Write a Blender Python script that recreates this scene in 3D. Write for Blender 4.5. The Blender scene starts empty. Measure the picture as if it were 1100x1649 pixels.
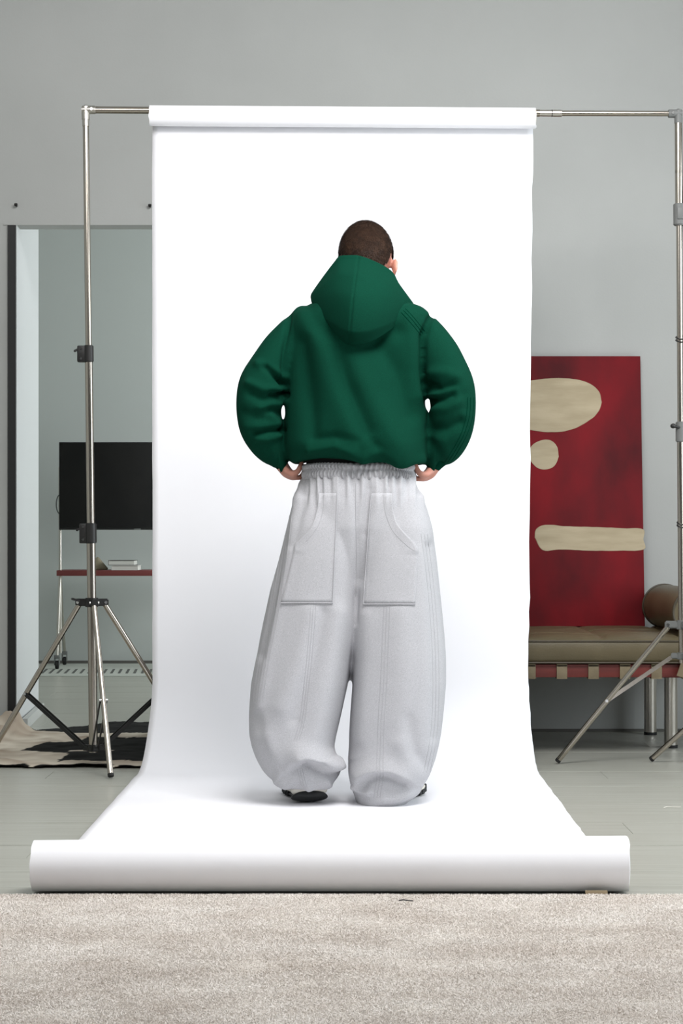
import bpy, bmesh, math, random
import numpy as np
from mathutils import Vector, Matrix, noise
from mathutils.bvhtree import BVHTree

rng = np.random.default_rng(7)
random.seed(7)
SC = bpy.context.scene
COL = SC.collection
PI = math.pi

# ------------------------------------------------------------------ camera
EYE = 0.81
cd = bpy.data.cameras.new('camera')
cam = bpy.data.objects.new('camera', cd)
COL.objects.link(cam)
cam.location = (0, 0, EYE)
cam.rotation_euler = (PI / 2, 0, 0)
cd.sensor_fit = 'VERTICAL'
cd.sensor_height = 36.0
cd.sensor_width = 24.0
cd.lens = 36.0 * 3000 / 1649
cd.shift_y = 42.5 / 1649
cd.clip_start = 0.05
cd.clip_end = 200
SC.camera = cam

# ------------------------------------------------------------------ world, lamps, exposure
W = bpy.data.worlds.new('world')
SC.world = W
W.use_nodes = True
W.node_tree.nodes['Background'].inputs[0].default_value = (0.72, 0.84, 1.0, 1)
W.node_tree.nodes['Background'].inputs[1].default_value = 1.0
SC.view_settings.view_transform = 'Standard'
SC.view_settings.look = 'None'
SC.view_settings.gamma = 1
SC.view_settings.use_curve_mapping = False
SC.view_settings.exposure = 0.0


def area(name, loc, aim, sx, sy, power, color):
    l = bpy.data.lights.new(name, 'AREA')
    l.shape = 'RECTANGLE'
    l.size, l.size_y = sx, sy
    l.energy = power
    l.color = color
    o = bpy.data.objects.new(name, l)
    COL.objects.link(o)
    o.location = loc
    d = Vector(aim) - Vector(loc)
    o.rotation_euler = d.to_track_quat('-Z', 'Y').to_euler()
    return o


# daylight through the two windows of the right wall, one window of the far room
area('window_daylight', (3.02, 2.3, 1.65), (0, 2.3, 1.65), 1.7, 2.1, 66, (0.95, 0.98, 1.0))
area('window_daylight', (3.02, 5.6, 1.45), (0, 5.6, 1.45), 1.7, 2.1, 62, (0.92, 0.975, 1.0))
area('window_daylight', (2.10, 10.3, 1.6), (-1.2, 10.3, 1.4), 1.6, 2.0, 190, (0.94, 0.985, 0.985))
# studio softbox hanging under the ceiling above the paper sweep, and an added fill high left to whiten the sheet there
area('softbox_overhead', (0.55, 4.25, 3.25), (0.0, 5.8, 0.6), 1.6, 1.1, 124, (1.0, 0.985, 0.99))
area('added_fill_left', (-1.35, 3.0, 3.0), (-0.35, 6.5, 0.7), 1.0, 1.0, 22, (1.0, 0.985, 0.985))

# ------------------------------------------------------------------ helpers


def lin(c):
    return tuple(((v / 255) / 12.92) if v / 255 <= 0.04045 else ((v / 255 + 0.055) / 1.055) ** 2.4 for v in c) + (1,)


def mat(name, rgb, rough=0.6, metal=0.0, spec=0.5, rgb2=None, nscale=5.0, detail=4.0, stretch=(1, 1, 1), lo=0.35, hi=0.65,
        bump=0.0, bscale=200.0, bstretch=(1, 1, 1), sheen=0.0, bdist=0.002):
    m = bpy.data.materials.new(name)
    m.use_nodes = True
    nt = m.node_tree
    b = nt.nodes['Principled BSDF']
    b.inputs['Base Color'].default_value = lin(rgb)
    b.inputs['Roughness'].default_value = rough
    b.inputs['Metallic'].default_value = metal
    b.inputs['Specular IOR Level'].default_value = spec
    if sheen:
        b.inputs['Sheen Weight'].default_value = sheen
        b.inputs['Sheen Roughness'].default_value = 0.5
    tc = nt.nodes.new('ShaderNodeTexCoord')
    if rgb2 is not None:
        mp = nt.nodes.new('ShaderNodeMapping')
        mp.inputs['Scale'].default_value = stretch
        n = nt.nodes.new('ShaderNodeTexNoise')
        n.inputs['Scale'].default_value = nscale
        n.inputs['Detail'].default_value = detail
        r = nt.nodes.new('ShaderNodeValToRGB')
        r.color_ramp.elements[0].position = lo
        r.color_ramp.elements[1].position = hi
        r.color_ramp.elements[0].color = lin(rgb)
        r.color_ramp.elements[1].color = lin(rgb2)
        nt.links.new(tc.outputs['Object'], mp.inputs['Vector'])
        nt.links.new(mp.outputs[0], n.inputs['Vector'])
        nt.links.new(n.outputs['Fac'], r.inputs[0])
        nt.links.new(r.outputs[0], b.inputs['Base Color'])
    if bump:
        mp2 = nt.nodes.new('ShaderNodeMapping')
        mp2.inputs['Scale'].default_value = bstretch
        n2 = nt.nodes.new('ShaderNodeTexNoise')
        n2.inputs['Scale'].default_value = bscale
        n2.inputs['Detail'].default_value = 3
        bp = nt.nodes.new('ShaderNodeBump')
        bp.inputs['Strength'].default_value = bump
        bp.inputs['Distance'].default_value = bdist
        nt.links.new(tc.outputs['Object'], mp2.inputs['Vector'])
        nt.links.new(mp2.outputs[0], n2.inputs['Vector'])
        nt.links.new(n2.outputs['Fac'], bp.inputs['Height'])
        nt.links.new(bp.outputs[0], b.inputs['Normal'])
    return m


def tag(o, label=None, cat=None, group=None, kind=None):
    if label: o['label'] = label
    if cat: o['category'] = cat
    if group: o['group'] = group
    if kind: o['kind'] = kind
    return o


def empty(name, loc=(0, 0, 0), rz=0.0):
    o = bpy.data.objects.new(name, None)
    o.empty_display_size = 0.1
    COL.objects.link(o)
    o.location = loc
    o.rotation_euler = (0, 0, rz)
    return o


def link(name, me, m=None, parent=None, smooth=True):
    o = bpy.data.objects.new(name, me)
    COL.objects.link(o)
    if m is not None:
        me.materials.clear()
        me.materials.append(m)
    if smooth and len(me.polygons):
        me.polygons.foreach_set('use_smooth', np.ones(len(me.polygons), dtype=bool))
    if parent is not None:
        o.parent = parent
    return o


def mesh_from(name, verts, faces):
    me = bpy.data.meshes.new(name)
    me.from_pydata([tuple(map(float, v)) for v in verts], [], [tuple(map(int, f)) for f in faces])
    me.update()
    return me


class MB:
    """collects simple solids and links them as ONE mesh object"""

    def __init__(self):
        self.bm = bmesh.new()

    def box(self, x0, x1, y0, y1, z0, z1, bevel=0.0):
        g = bmesh.ops.create_cube(self.bm, size=1.0)
        vs = g['verts']
        for v in vs:
            v.co = Vector(((x0 + x1) / 2 + v.co.x * (x1 - x0), (y0 + y1) / 2 + v.co.y * (y1 - y0), (z0 + z1) / 2 + v.co.z * (z1 - z0)))
        if bevel:
            es = list({e for v in vs for e in v.link_edges})
            bmesh.ops.bevel(self.bm, geom=es, offset=bevel, segments=2, affect='EDGES', profile=0.6)
        return self

    def cyl(self, a, b, r, r2=None, seg=20, bevel=0.0):
        a, b = Vector(a), Vector(b)
        d = b - a
        M = Matrix.Translation((a + b) / 2) @ d.to_track_quat('Z', 'Y').to_matrix().to_4x4()
        g = bmesh.ops.create_cone(self.bm, cap_ends=True, segments=seg, radius1=r, radius2=r if r2 is None else r2, depth=d.length, matrix=M)
        if bevel:
            es = [e for e in {e for v in g['verts'] for e in v.link_edges} if any(len(f.verts) > 4 for f in e.link_faces)]
            bmesh.ops.bevel(self.bm, geom=es, offset=bevel, segments=2, affect='EDGES')
        return self

    def sphere(self, c, r, sc=(1, 1, 1), seg=16):
        M = Matrix.Translation(c) @ Matrix.Diagonal((sc[0], sc[1], sc[2], 1))
        bmesh.ops.create_uvsphere(self.bm, u_segments=seg, v_segments=max(6, seg // 2), radius=r, matrix=M)
        return self

    def bar(self, a, b, w, t, up=(0, 0, 1), bevel=0.0):
        """flat bar from a to b, w wide (along cross(dir, up)), t thick"""
        a, b = Vector(a), Vector(b)
        d = (b - a)
        L = d.length
        d.normalize()
        s = d.cross(Vector(up)).normalized()
        u = s.cross(d).normalized()
        M = Matrix((( d.x, s.x, u.x, 0), (d.y, s.y, u.y, 0), (d.z, s.z, u.z, 0), (0, 0, 0, 1)))
        M = Matrix.Translation((a + b) / 2) @ M @ Matrix.Diagonal((L, w, t, 1))
        g = bmesh.ops.create_cube(self.bm, size=1.0, matrix=M)
        if bevel:
            es = list({e for v in g['verts'] for e in v.link_edges})
            bmesh.ops.bevel(self.bm, geom=es, offset=bevel, segments=2, affect='EDGES')
        return self

    def tube(self, pts, r, seg=10):
        v, f = tube_geo(np.array(pts, float), np.full(len(pts), r), np.full(len(pts), r), seg)
        vs = [self.bm.verts.new(p) for p in v]
        for q in f:
            try:
                self.bm.faces.new([vs[i] for i in q])
            except ValueError:
                pass
        return self

    def build(self, name, m, parent=None, smooth=True, angle=35):
        bmesh.ops.recalc_face_normals(self.bm, faces=self.bm.faces)
        for f in self.bm.faces:
            f.smooth = smooth
        if smooth:
            ca = math.radians(angle)
            for e in self.bm.edges:
                if len(e.link_faces) == 2 and e.calc_face_angle(0) > ca:
                    e.smooth = False
        me = bpy.data.meshes.new(name)
        self.bm.to_mesh(me)
        self.bm.free()
        o = link(name, me, m, parent, smooth=False)
        return o


def frames(P):
    n = len(P)
    T = np.gradient(P, axis=0)
    T /= np.linalg.norm(T, axis=1)[:, None] + 1e-12
    ref = np.array([0, 1.0, 0])
    N = np.cross(T, ref)
    ln = np.linalg.norm(N, axis=1)
    bad = ln < 0.15
    N[bad] = np.cross(T[bad], np.array([1.0, 0, 0.2]))
    N /= np.linalg.norm(N, axis=1)[:, None] + 1e-12
    B = np.cross(T, N)
    return T, N, B


def tube_geo(P, ra, rb, seg=16, caps=True, rnd=False):
    """tube along P; ra = radius in the back-view plane, rb = radius across it"""
    P = np.asarray(P, float)
    if rnd:
        k = [(0.0, 0.05), (0.35, 0.62), (0.75, 0.93)]
        t0 = P[0] - P[1]; t0 /= np.linalg.norm(t0)
        t1 = P[-1] - P[-2]; t1 /= np.linalg.norm(t1)
        r0 = min(ra[0], rb[0]); r1 = min(ra[-1], rb[-1])
        head = [P[0] + t0 * r0 * (1 - a) for a, _ in k]
        tail = [P[-1] + t1 * r1 * (1 - a) for a, _ in k[::-1]]
        ra = np.concatenate([[ra[0] * s for _, s in k], ra, [ra[-1] * s for _, s in k[::-1]]])
        rb = np.concatenate([[rb[0] * s for _, s in k], rb, [rb[-1] * s for _, s in k[::-1]]])
        P = np.concatenate([head, P, tail])
    T, N, B = frames(P)
    n = len(P)
    th = np.linspace(0, 2 * PI, seg, endpoint=False)
    c, s = np.cos(th), np.sin(th)
    V = P[:, None, :] + N[:, None, :] * (np.asarray(ra)[:, None] * c)[:, :, None] + B[:, None, :] * (np.asarray(rb)[:, None] * s)[:, :, None]
    V = V.reshape(-1, 3)
    F = []
    for i in range(n - 1):
        for j in range(seg):
            k2 = (j + 1) % seg
            F.append((i * seg + j, i * seg + k2, (i + 1) * seg + k2, (i + 1) * seg + j))
    if caps:
        F.append(tuple(range(seg - 1, -1, -1)))
        F.append(tuple((n - 1) * seg + j for j in range(seg)))
    return V, F


def crom(P, m):
    """Catmull-Rom resample of rows of P to m rows"""
    P = np.asarray(P, float)
    n = len(P)
    t = np.linspace(0, n - 1, m)
    i = np.minimum(t.astype(int), n - 2)
    u = (t - i)[:, None]
    Q = np.vstack([2 * P[0] - P[1], P, 2 * P[-1] - P[-2]])
    p0, p1, p2, p3 = Q[i], Q[i + 1], Q[i + 2], Q[i + 3]
    return 0.5 * ((2 * p1) + (-p0 + p2) * u + (2 * p0 - 5 * p1 + 4 * p2 - p3) * u ** 2 + (-p0 + 3 * p1 - 3 * p2 + p3) * u ** 3)


class Solid:
    """overlapping closed shells -> one skin by voxel remesh"""

    def __init__(self):
        self.V, self.F, self.n = [], [], 0

    def add(self, V, F):
        self.V.append(np.asarray(V, float))
        self.F += [tuple(int(i) + self.n for i in f) for f in F]
        self.n += len(V)

    def tube(self, rows, m=24, seg=24):
        """rows: x y z ra rb"""
        R = crom(np.array(rows, float), m)
        self.add(*tube_geo(R[:, :3], np.maximum(R[:, 3], .002), np.maximum(R[:, 4], .002), seg, rnd=True))

    def rings(self, rows, m=40, seg=48, e=2.4):
        """horizontal superellipse rings; rows: z xl xr yfront(-) yback(+)"""
        R = np.array(rows, float)
        zz = np.linspace(R[0, 0], R[-1, 0], m)
        order = np.argsort(R[:, 0])
        S = R[order]
        tab = [np.interp(zz, S[:, 0], S[:, k]) for k in range(1, 5)]
        th = np.linspace(0, 2 * PI, seg, endpoint=False)
        c = np.sign(np.cos(th)) * np.abs(np.cos(th)) ** (2 / e)
        s = np.sign(np.sin(th)) * np.abs(np.sin(th)) ** (2 / e)
        V = []
        for i in range(m):
            xl, xr, y0, y1 = (t[i] for t in tab)
            for j in range(seg):
                V.append(((xl + xr) / 2 + (xr - xl) / 2 * c[j], (y0 + y1) / 2 + (y1 - y0) / 2 * s[j], zz[i]))
        F = []
        for i in range(m - 1):
            for j in range(seg):
                k = (j + 1) % seg
                F.append((i * seg + j, i * seg + k, (i + 1) * seg + k, (i + 1) * seg + j))
        F.append(tuple(range(seg - 1, -1, -1)))
        F.append(tuple((m - 1) * seg + j for j in range(seg)))
        self.add(V, F)

    def ell(self, c, r, R=None, seg=24):
        u = np.linspace(0, PI, seg // 2 + 1)
        V = [(0, 0, 1)]
        F = []
        th = np.linspace(0, 2 * PI, seg, endpoint=False)
        for a in u[1:-1]:
            for t in th:
                V.append((math.sin(a) * math.cos(t), math.sin(a) * math.sin(t), math.cos(a)))
        V.append((0, 0, -1))
        k = len(u) - 2
        for j in range(seg):
            F.append((0, 1 + j, 1 + (j + 1) % seg))
            for i in range(k - 1):
                a = 1 + i * seg
                F.append((a + j, a + seg + j, a + seg + (j + 1) % seg, a + (j + 1) % seg))
            a = 1 + (k - 1) * seg
            F.append((a + j, len(V) - 1, a + (j + 1) % seg))
        V = np.array(V) * np.array(r)
        if R is not None:
            V = V @ np.array(R).T
        self.add(V + np.array(c), F)

    def skin(self, name, voxel, smooth=4):
        me = mesh_from(name, np.concatenate(self.V), self.F)
        bm = bmesh.new()
        bm.from_mesh(me)
        bmesh.ops.recalc_face_normals(bm, faces=bm.faces)
        bm.to_mesh(me)
        bm.free()
        o = bpy.data.objects.new(name, me)
        COL.objects.link(o)
        md = o.modifiers.new('r', 'REMESH')
        md.mode = 'VOXEL'
        md.voxel_size = voxel
        md.adaptivity = 0
        dg = bpy.context.evaluated_depsgraph_get()
        out = bpy.data.meshes.new_from_object(o.evaluated_get(dg))
        out.name = name
        bpy.data.objects.remove(o)
        bpy.data.meshes.remove(me)
        smooth_mesh(out, smooth)
        return out


def get_co(me):
    a = np.empty(len(me.vertices) * 3)
    me.vertices.foreach_get('co', a)
    return a.reshape(-1, 3)


def set_co(me, co):
    me.vertices.foreach_set('co', np.ascontiguousarray(co).ravel())
    me.update()


def get_no(me):
    a = np.empty(len(me.vertices) * 3, dtype=np.float32)
    me.vertex_normals.foreach_get('vector', a)
    return a.reshape(-1, 3).astype(float)


def smooth_mesh(me, it, w=None):
    if it <= 0: return
    co = get_co(me)
    e = np.empty(len(me.edges) * 2, dtype=np.int32)
    me.edges.foreach_get('vertices', e)
    e = e.reshape(-1, 2)
    n = len(co)
    deg = np.bincount(e.ravel(), minlength=n).astype(float)
    deg[deg == 0] = 1
    for k in range(it):
        avg = np.stack([(np.bincount(e[:, 0], co[e[:, 1], a], n) + np.bincount(e[:, 1], co[e[:, 0], a], n)) / deg for a in range(3)], 1)
        f = 0.5 if k % 2 == 0 else 0.45
        if w is not None:
            co = co + (avg - co) * (f * w[:, None])
        else:
            co = co + (avg - co) * f
    set_co(me, co)


def polydist(px, py, pts):
    d = np.full(len(px), 1e9)
    for (x0, y0), (x1, y1) in zip(pts[:-1], pts[1:]):
        dx, dy = x1 - x0, y1 - y0
        t = np.clip(((px - x0) * dx + (py - y0) * dy) / (dx * dx + dy * dy + 1e-9), 0, 1)
        d = np.minimum(d, np.hypot(px - x0 - t * dx, py - y0 - t * dy))
    return d


def sstep(a, b, x):
    t = np.clip((x - a) / (b - a), 0, 1)
    return t * t * (3 - 2 * t)


# the figure was measured at 524 px to the metre, standing about 5.725 m from the lens
FS = 524.0
FY = 3000 / FS


def fx(px): return (px - 550) / FS
def fz(py): return EYE - (py - 867) / FS


def grid_faces(n, m, wrap=False):
    F = []
    for i in range(n - 1):
        for j in range(m if wrap else m - 1):
            k = (j + 1) % m
            F.append((i * m + j, i * m + k, (i + 1) * m + k, (i + 1) * m + j))
    return F


# ------------------------------------------------------------------ materials
M = {}
M['wall'] = mat('wall_paint', (170, 172, 169), 0.75, rgb2=(176, 178, 175), nscale=1.5, bump=0.15, bscale=120)
M['wall_far'] = mat('far_wall_paint', (178, 183, 180), 0.75, bump=0.1, bscale=120)
M['jamb'] = mat('jamb_paint', (188, 191, 191), 0.7)
M['ceiling'] = mat('ceiling_paint', (205, 205, 205), 0.8)
M['dark_wall'] = mat('studio_rear_paint', (150, 150, 150), 0.8)
M['black_trim'] = mat('black_trim', (22, 23, 22), 0.5)
M['plank'] = mat('grey_plank', (152, 152, 142), 0.34, spec=0.45, rgb2=(170, 171, 162), nscale=7, detail=6, stretch=(0.35, 9, 1), lo=0.3, hi=0.7, bump=0.12, bscale=40, bstretch=(0.5, 12, 1))
M['subfloor'] = mat('subfloor', (96, 95, 90), 0.8)
M['paper'] = mat('white_paper', (240, 240, 243), 0.62, spec=0.25, bump=0.03, bscale=300)
M['card'] = mat('cardboard', (176, 158, 128), 0.8)
M['steel'] = mat('steel_tube', (180, 173, 162), 0.2, 1.0)
M['steel2'] = mat('satin_steel', (200, 196, 188), 0.32, 1.0)
M['chrome'] = mat('chrome', (205, 205, 202), 0.12, 1.0)
M['black'] = mat('black_plastic', (26, 26, 25), 0.42)
M['blackmetal'] = mat('black_metal', (32, 32, 31), 0.4, 0.3)
M['greyplastic'] = mat('grey_plastic', (104, 106, 104), 0.5)
M['rubber'] = mat('rubber', (24, 24, 24), 0.7)
M['screen'] = mat('screen', (14, 14, 14), 0.25, rgb2=(20, 19, 18), nscale=8)
M['redmetal'] = mat('red_shelf_paint', (112, 52, 50), 0.5)
M['offwhite'] = mat('book_pages', (206, 205, 199), 0.7, rgb2=(188, 187, 182), nscale=3, stretch=(1, 1, 160))
M['cover'] = mat('book_cover', (66, 64, 62), 0.6)
M['cover2'] = mat('book_cover_grey', (184, 184, 180), 0.6)
M['beige'] = mat('beige_cloth', (150, 142, 120), 0.9, rgb2=(134, 126, 106), nscale=20)
M['leather'] = mat('olive_leather', (97, 87, 64), 0.42, spec=0.5, rgb2=(84, 75, 53), nscale=4, bump=0.25, bscale=160)
M['piping'] = mat('leather_piping', (62, 54, 38), 0.5)
M['strap'] = mat('tan_strap', (122, 110, 86), 0.6, rgb2=(108, 96, 74), nscale=20, bump=0.1)
M['rail'] = mat('red_brown_wood', (104, 36, 29), 0.5, rgb2=(84, 29, 25), nscale=5, stretch=(0.6, 8, 8))
M['red'] = mat('red_paint', (72, 8, 15), 0.7, spec=0.25, rgb2=(124, 10, 22), nscale=2.6, detail=5, stretch=(1.6, 1, 0.8), lo=0.34, hi=0.68, bump=0.3, bscale=18, bstretch=(1, 1, 2.5))
M['cream'] = mat('cream_paint', (180, 166, 138), 0.7, rgb2=(164, 150, 122), nscale=5, stretch=(1, 1, 5), bump=0.3, bscale=25, bstretch=(1, 1, 4))
M['rugbase'] = mat('rug_backing', (186, 178, 169), 0.95, rgb2=(206, 199, 190), nscale=4.5, detail=7, stretch=(1.0, 2.2, 1), lo=0.36, hi=0.64, bump=0.6, bscale=260)
M['green'] = mat('green_fleece', (7, 50, 37), 0.95, spec=0.04, rgb2=(11, 60, 45), nscale=420, lo=0.3, hi=0.7, bump=0.2, bscale=700, sheen=0.0, bdist=0.001)
M['greenrib'] = mat('green_rib', (0, 44, 31), 0.95, spec=0.03, bump=0.35, bscale=260, bstretch=(1, 1, 0.05))
M['greyknit'] = mat('heather_grey', (163, 163, 166), 0.9, spec=0.15, rgb2=(187, 187, 190), nscale=420, detail=3, lo=0.32, hi=0.68, stretch=(1, 1, 1.6), bump=0.3, bscale=500, sheen=0.0, bdist=0.001)
M['skin'] = mat('skin', (196, 140, 122), 0.5, rgb2=(178, 116, 100), nscale=18, lo=0.4, hi=0.75, bump=0.15, bscale=220)
M['hair'] = mat('brown_hair', (38, 26, 19), 0.6, spec=0.25, rgb2=(76, 54, 40), nscale=60, lo=0.35, hi=0.7)
M['scalp'] = mat('scalp_hair', (36, 26, 20), 0.9, spec=0.1, rgb2=(50, 36, 28), nscale=90)
M['undershirt'] = mat('black_jersey', (18, 18, 19), 0.9)
M['shoe'] = mat('cream_mesh', (214, 208, 192), 0.8, rgb2=(196, 190, 174), nscale=150, bump=0.3, bscale=300)
M['midsole'] = mat('white_foam', (226, 222, 212), 0.6)
M['sole'] = mat('black_outsole', (22, 24, 25), 0.6, bump=0.3, bscale=80)
M['eye'] = mat('eye_white', (225, 222, 216), 0.2)
M['lips'] = mat('lips', (170, 100, 92), 0.5)
M['farrug'] = mat('pale_flatweave', (176, 180, 172), 0.9, bump=0.2, bscale=150)
M['charcoal'] = mat('charcoal_stripe', (86, 88, 84), 0.9)
gl = bpy.data.materials.new('window_glass')
gl.use_nodes = True
nt = gl.node_tree
nt.nodes.clear()
mo = nt.nodes.new('ShaderNodeOutputMaterial')
tr = nt.nodes.new('ShaderNodeBsdfTransparent')
gs = nt.nodes.new('ShaderNodeBsdfGlossy')
gs.inputs['Roughness'].default_value = 0.02
mx = nt.nodes.new('ShaderNodeMixShader')
mx.inputs[0].default_value = 0.06
nt.links.new(tr.outputs[0], mx.inputs[1])
nt.links.new(gs.outputs[0], mx.inputs[2])
nt.links.new(mx.outputs[0], mo.inputs[0])
M['glass'] = gl

# ------------------------------------------------------------------ setting
WB = 7.81          # front face of the back wall
FARY = 12.05       # face of the far room's end wall
XL, XR = -3.0, 2.85
CZ = 3.45

fl = MB().box(XL - .2, XR + .2, -2.2, FARY + .2, -0.13, -0.013).build('floor', M['subfloor'], smooth=False)
tag(fl, kind='structure')
# floor planks, one object each
PWID = 0.195
plank_me = {}


def plank_mesh(L):
    k = round(L, 2)
    if k not in plank_me:
        o = MB().box(-L / 2 + .0006, L / 2 - .0006, -PWID / 2 + .0006, PWID / 2 - .0006, -0.0128, 0, bevel=0.0008)
        bmesh.ops.recalc_face_normals(o.bm, faces=o.bm.faces)
        me = bpy.data.meshes.new('plank')
        o.bm.to_mesh(me)
        o.bm.free()
        me.materials.append(M['plank'])
        plank_me[k] = me
    return plank_me[k]


row = 0
y = 1.7
while y < FARY - PWID / 2:
    x = -2.9 + (row * 0.53) % 1.1 - 0.2
    x = max(x, -2.9)
    first = 0.6 + (row * 0.37) % 1.0
    while x < 2.7:
        L = first if first else 1.9
        first = 0
        L = round(min(L, 2.75 - x), 2)
        if L > 0.1:
            o = bpy.data.objects.new('plank', plank_mesh(L))
            COL.objects.link(o)
            o.location = (x + L / 2, y, -0.0003 * ((row * 7 + int(x * 10)) % 3))
            o.parent = fl
        x += L
    y += PWID
    row += 1

OX0, OX1, OZ = -1.362, -0.50, 2.125    # opening in the back wall
wb = MB()
wb.box(XL, -1.40, WB, WB + .12, -0.013, CZ)
wb.box(OX1, XR, WB, WB + .12, -0.013, CZ)
wb.box(-1.40, OX1, WB, WB + .12, OZ, CZ)
tag(wb.build('wall_back', M['wall'], smooth=False), kind='structure')
# return wall of the opening (slightly splayed)
bm = bmesh.new()
q = [(-1.362, WB), (-1.41, 8.67), (-1.60, 8.67), (-1.60, WB + .12), (-1.3995, WB + .12), (-1.3995, WB)]
vb = [bm.verts.new((a, b, -0.013)) for a, b in q]
vt = [bm.verts.new((a, b, CZ if False else 3.0)) for a, b in q]
bm.faces.new(vb[::-1])
bm.faces.new(vt)
for i in range(len(q)):
    bm.faces.new((vb[i], vb[(i + 1) % len(q)], vt[(i + 1) % len(q)], vt[i]))
for v in vt[:1] + vt[-1:]:
    v.co.z = OZ
for v in (vt[0], vt[5], vt[4]):
    v.co.z = OZ
bmesh.ops.recalc_face_normals(bm, faces=bm.faces)
me = bpy.data.meshes.new('wall_return')
bm.to_mesh(me)
bm.free()
tag(link('wall_return', me, M['jamb'], smooth=False), kind='structure')
tag(MB().box(-1.397, -1.364, WB - .012, WB, 0.0, OZ - .003).build('trim_1', M['black_trim'], smooth=False), kind='structure')
tag(MB().box(-1.415, OX1, WB - .006, WB, OZ - .002, OZ + .008).build('trim_2', M['wall'], smooth=False), kind='structure')
tag(MB().bar((-1.345, WB + .1, .022), (-1.395, 8.66, .022), .024, .044).build('baseboard_return', M['wall'], smooth=False), kind='structure')
tag(MB().box(OX1, XR, WB - .006, WB, 0.0, 0.012).build('baseboard_back', M['subfloor'], smooth=False), kind='structure')
tag(MB().box(-2.95, 2.0, FARY - .008, FARY, 0.0, 0.02).build('baseboard_far', M['subfloor'], smooth=False), kind='structure')
tag(MB().box(-3.1, 2.1, FARY, FARY + .12, -0.013, CZ).build('wall_far', M['wall_far'], smooth=False), kind='structure')
wf = MB().box(2.0, 2.1, WB + .12, 9.5, -.013, CZ).box(2.0, 2.1, 11.1, FARY, -.013, CZ).box(2.0, 2.1, 9.5, 11.1, -.013, .6).box(2.0, 2.1, 9.5, 11.1, 2.6, CZ)
tag(wf.build('wall_far_right', M['wall_far'], smooth=False), kind='structure')
tag(MB().box(-3.1, -3.0, WB + .12, FARY, -.013, CZ).build('wall_far_left', M['wall_far'], smooth=False), kind='structure')
tag(MB().box(XL - .12, XL, -2.1, WB, -.013, CZ).build('wall_left', M['wall'], smooth=False), kind='structure')
tag(MB().box(XL - .12, XR + .12, -2.2, -2.1, -.013, CZ).build('wall_front', M['dark_wall'], smooth=False), kind='structure')
tag(MB().box(XL - .2, XR + .2, -2.2, FARY + .2, CZ, CZ + .12).build('ceiling', M['ceiling'], smooth=False), kind='structure')
wr = MB()
ya = -2.1
for (y0, y1, z0, z1) in ((1.4, 3.2, .55, 2.75), (4.7, 6.5, .35, 2.55)):
    wr.box(XR, XR + .12, ya, y0, -.013, CZ)
    wr.box(XR, XR + .12, y0, y1, -.013, z0).box(XR, XR + .12, y0, y1, z1, CZ)
    ya = y1
wr.box(XR, XR + .12, ya, WB, -.013, CZ)
tag(wr.build('wall_right', M['wall'], smooth=False), kind='structure')
for n, (xx, y0, y1, z0, z1) in enumerate(((XR + .03, 1.4, 3.2, .55, 2.75), (XR + .03, 4.7, 6.5, .35, 2.55), (2.02, 9.5, 11.1, .6, 2.6))):
    f = MB()
    f.box(xx, xx + .06, y0, y0 + .05, z0, z1).box(xx, xx + .06, y1 - .05, y1, z0, z1)
    f.box(xx, xx + .06, y0 + .05, y1 - .05, z0, z0 + .05).box(xx, xx + .06, y0 + .05, y1 - .05, z1 - .05, z1)
    f.box(xx + .01, xx + .05, (y0 + y1) / 2 - .025, (y0 + y1) / 2 + .025, z0 + .05, z1 - .05)
    w = tag(f.build('window_%d' % (n + 1), M['jamb'], smooth=False), kind='structure')
    for s in (0, 1):
        c0 = y0 + .05 if s == 0 else (y0 + y1) / 2 + .025
        c1 = (y0 + y1) / 2 - .025 if s == 0 else y1 - .05
        MB().box(xx + .028, xx + .032, c0, c1, z0 + .05, z1 - .05).build('pane', M['glass'], w, smooth=False)

# wall hooks
for (hx, hz, lab) in ((-1.362, 2.203, 'tiny dark wall hook near the top left corner of the doorway'), (-0.802, 2.20, 'tiny dark wall hook beside the hanging paper edge')):
    h = MB().cyl((hx, WB, hz), (hx, WB - .02, hz), .004, seg=10).cyl((hx, WB - .018, hz), (hx, WB - .022, hz + .006), .007, seg=12)
    tag(h.build('wall_hook', M['blackmetal']), lab, 'hook')

# ------------------------------------------------------------------ paper backdrop
TR = 0.036
TY = 6.58
SHY = TY + TR + .001
ROLLY = 4.262
pts = []      # (Y, Z) centre line of the sheet
for z in np.linspace(2.30, 0.30, 41): pts.append((SHY, z))
Rb = 0.285
for a in np.linspace(0, PI / 2, 22)[1:]:
    pts.append((SHY - Rb + Rb * math.cos(a), 0.30 - (0.30 - .0035) * math.sin(a)))
yend = pts[-1][0]
for yy in np.linspace(yend, ROLLY, 46)[1:]: pts.append((yy, .0035))
pts = np.array(pts)
ln = np.concatenate([[0], np.cumsum(np.hypot(*np.diff(pts, axis=0).T))])
lt = ln / ln[-1]
nx = 60
V = []
for k, ((yy, zz), t) in enumerate(zip(pts, lt)):
    f = ln[k]
    xl = np.interp(f, [0, 2.0, 2.5, 4.5], [-.673, -.671, -.700, -.705])
    xr = np.interp(f, [0, 1.0, 2.0, 2.45, 4.5], [.680, .672, .664, .676, .652])
    xl += .0022 * noise.noise(Vector((f * 6, 1.3, 0)))
    xr += .0035 * noise.noise(Vector((f * 7, 7.7, 0))) + (.003 * noise.noise(Vector((f * 22, 3, 0))))
    for j in range(nx):
        u = j / (nx - 1)
        wv = .004 * noise.noise(Vector((u * 2.2, f * .6, 4))) * min(1, f * 3)
        V.append((xl + (xr - xl) * u, yy + (wv if zz > .29 else 0), zz))
F = grid_faces(len(pts), nx)
sheet = mesh_from('paper_backdrop', V, F)
sheet_o = link('paper_backdrop', sheet, M['paper'])
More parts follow.
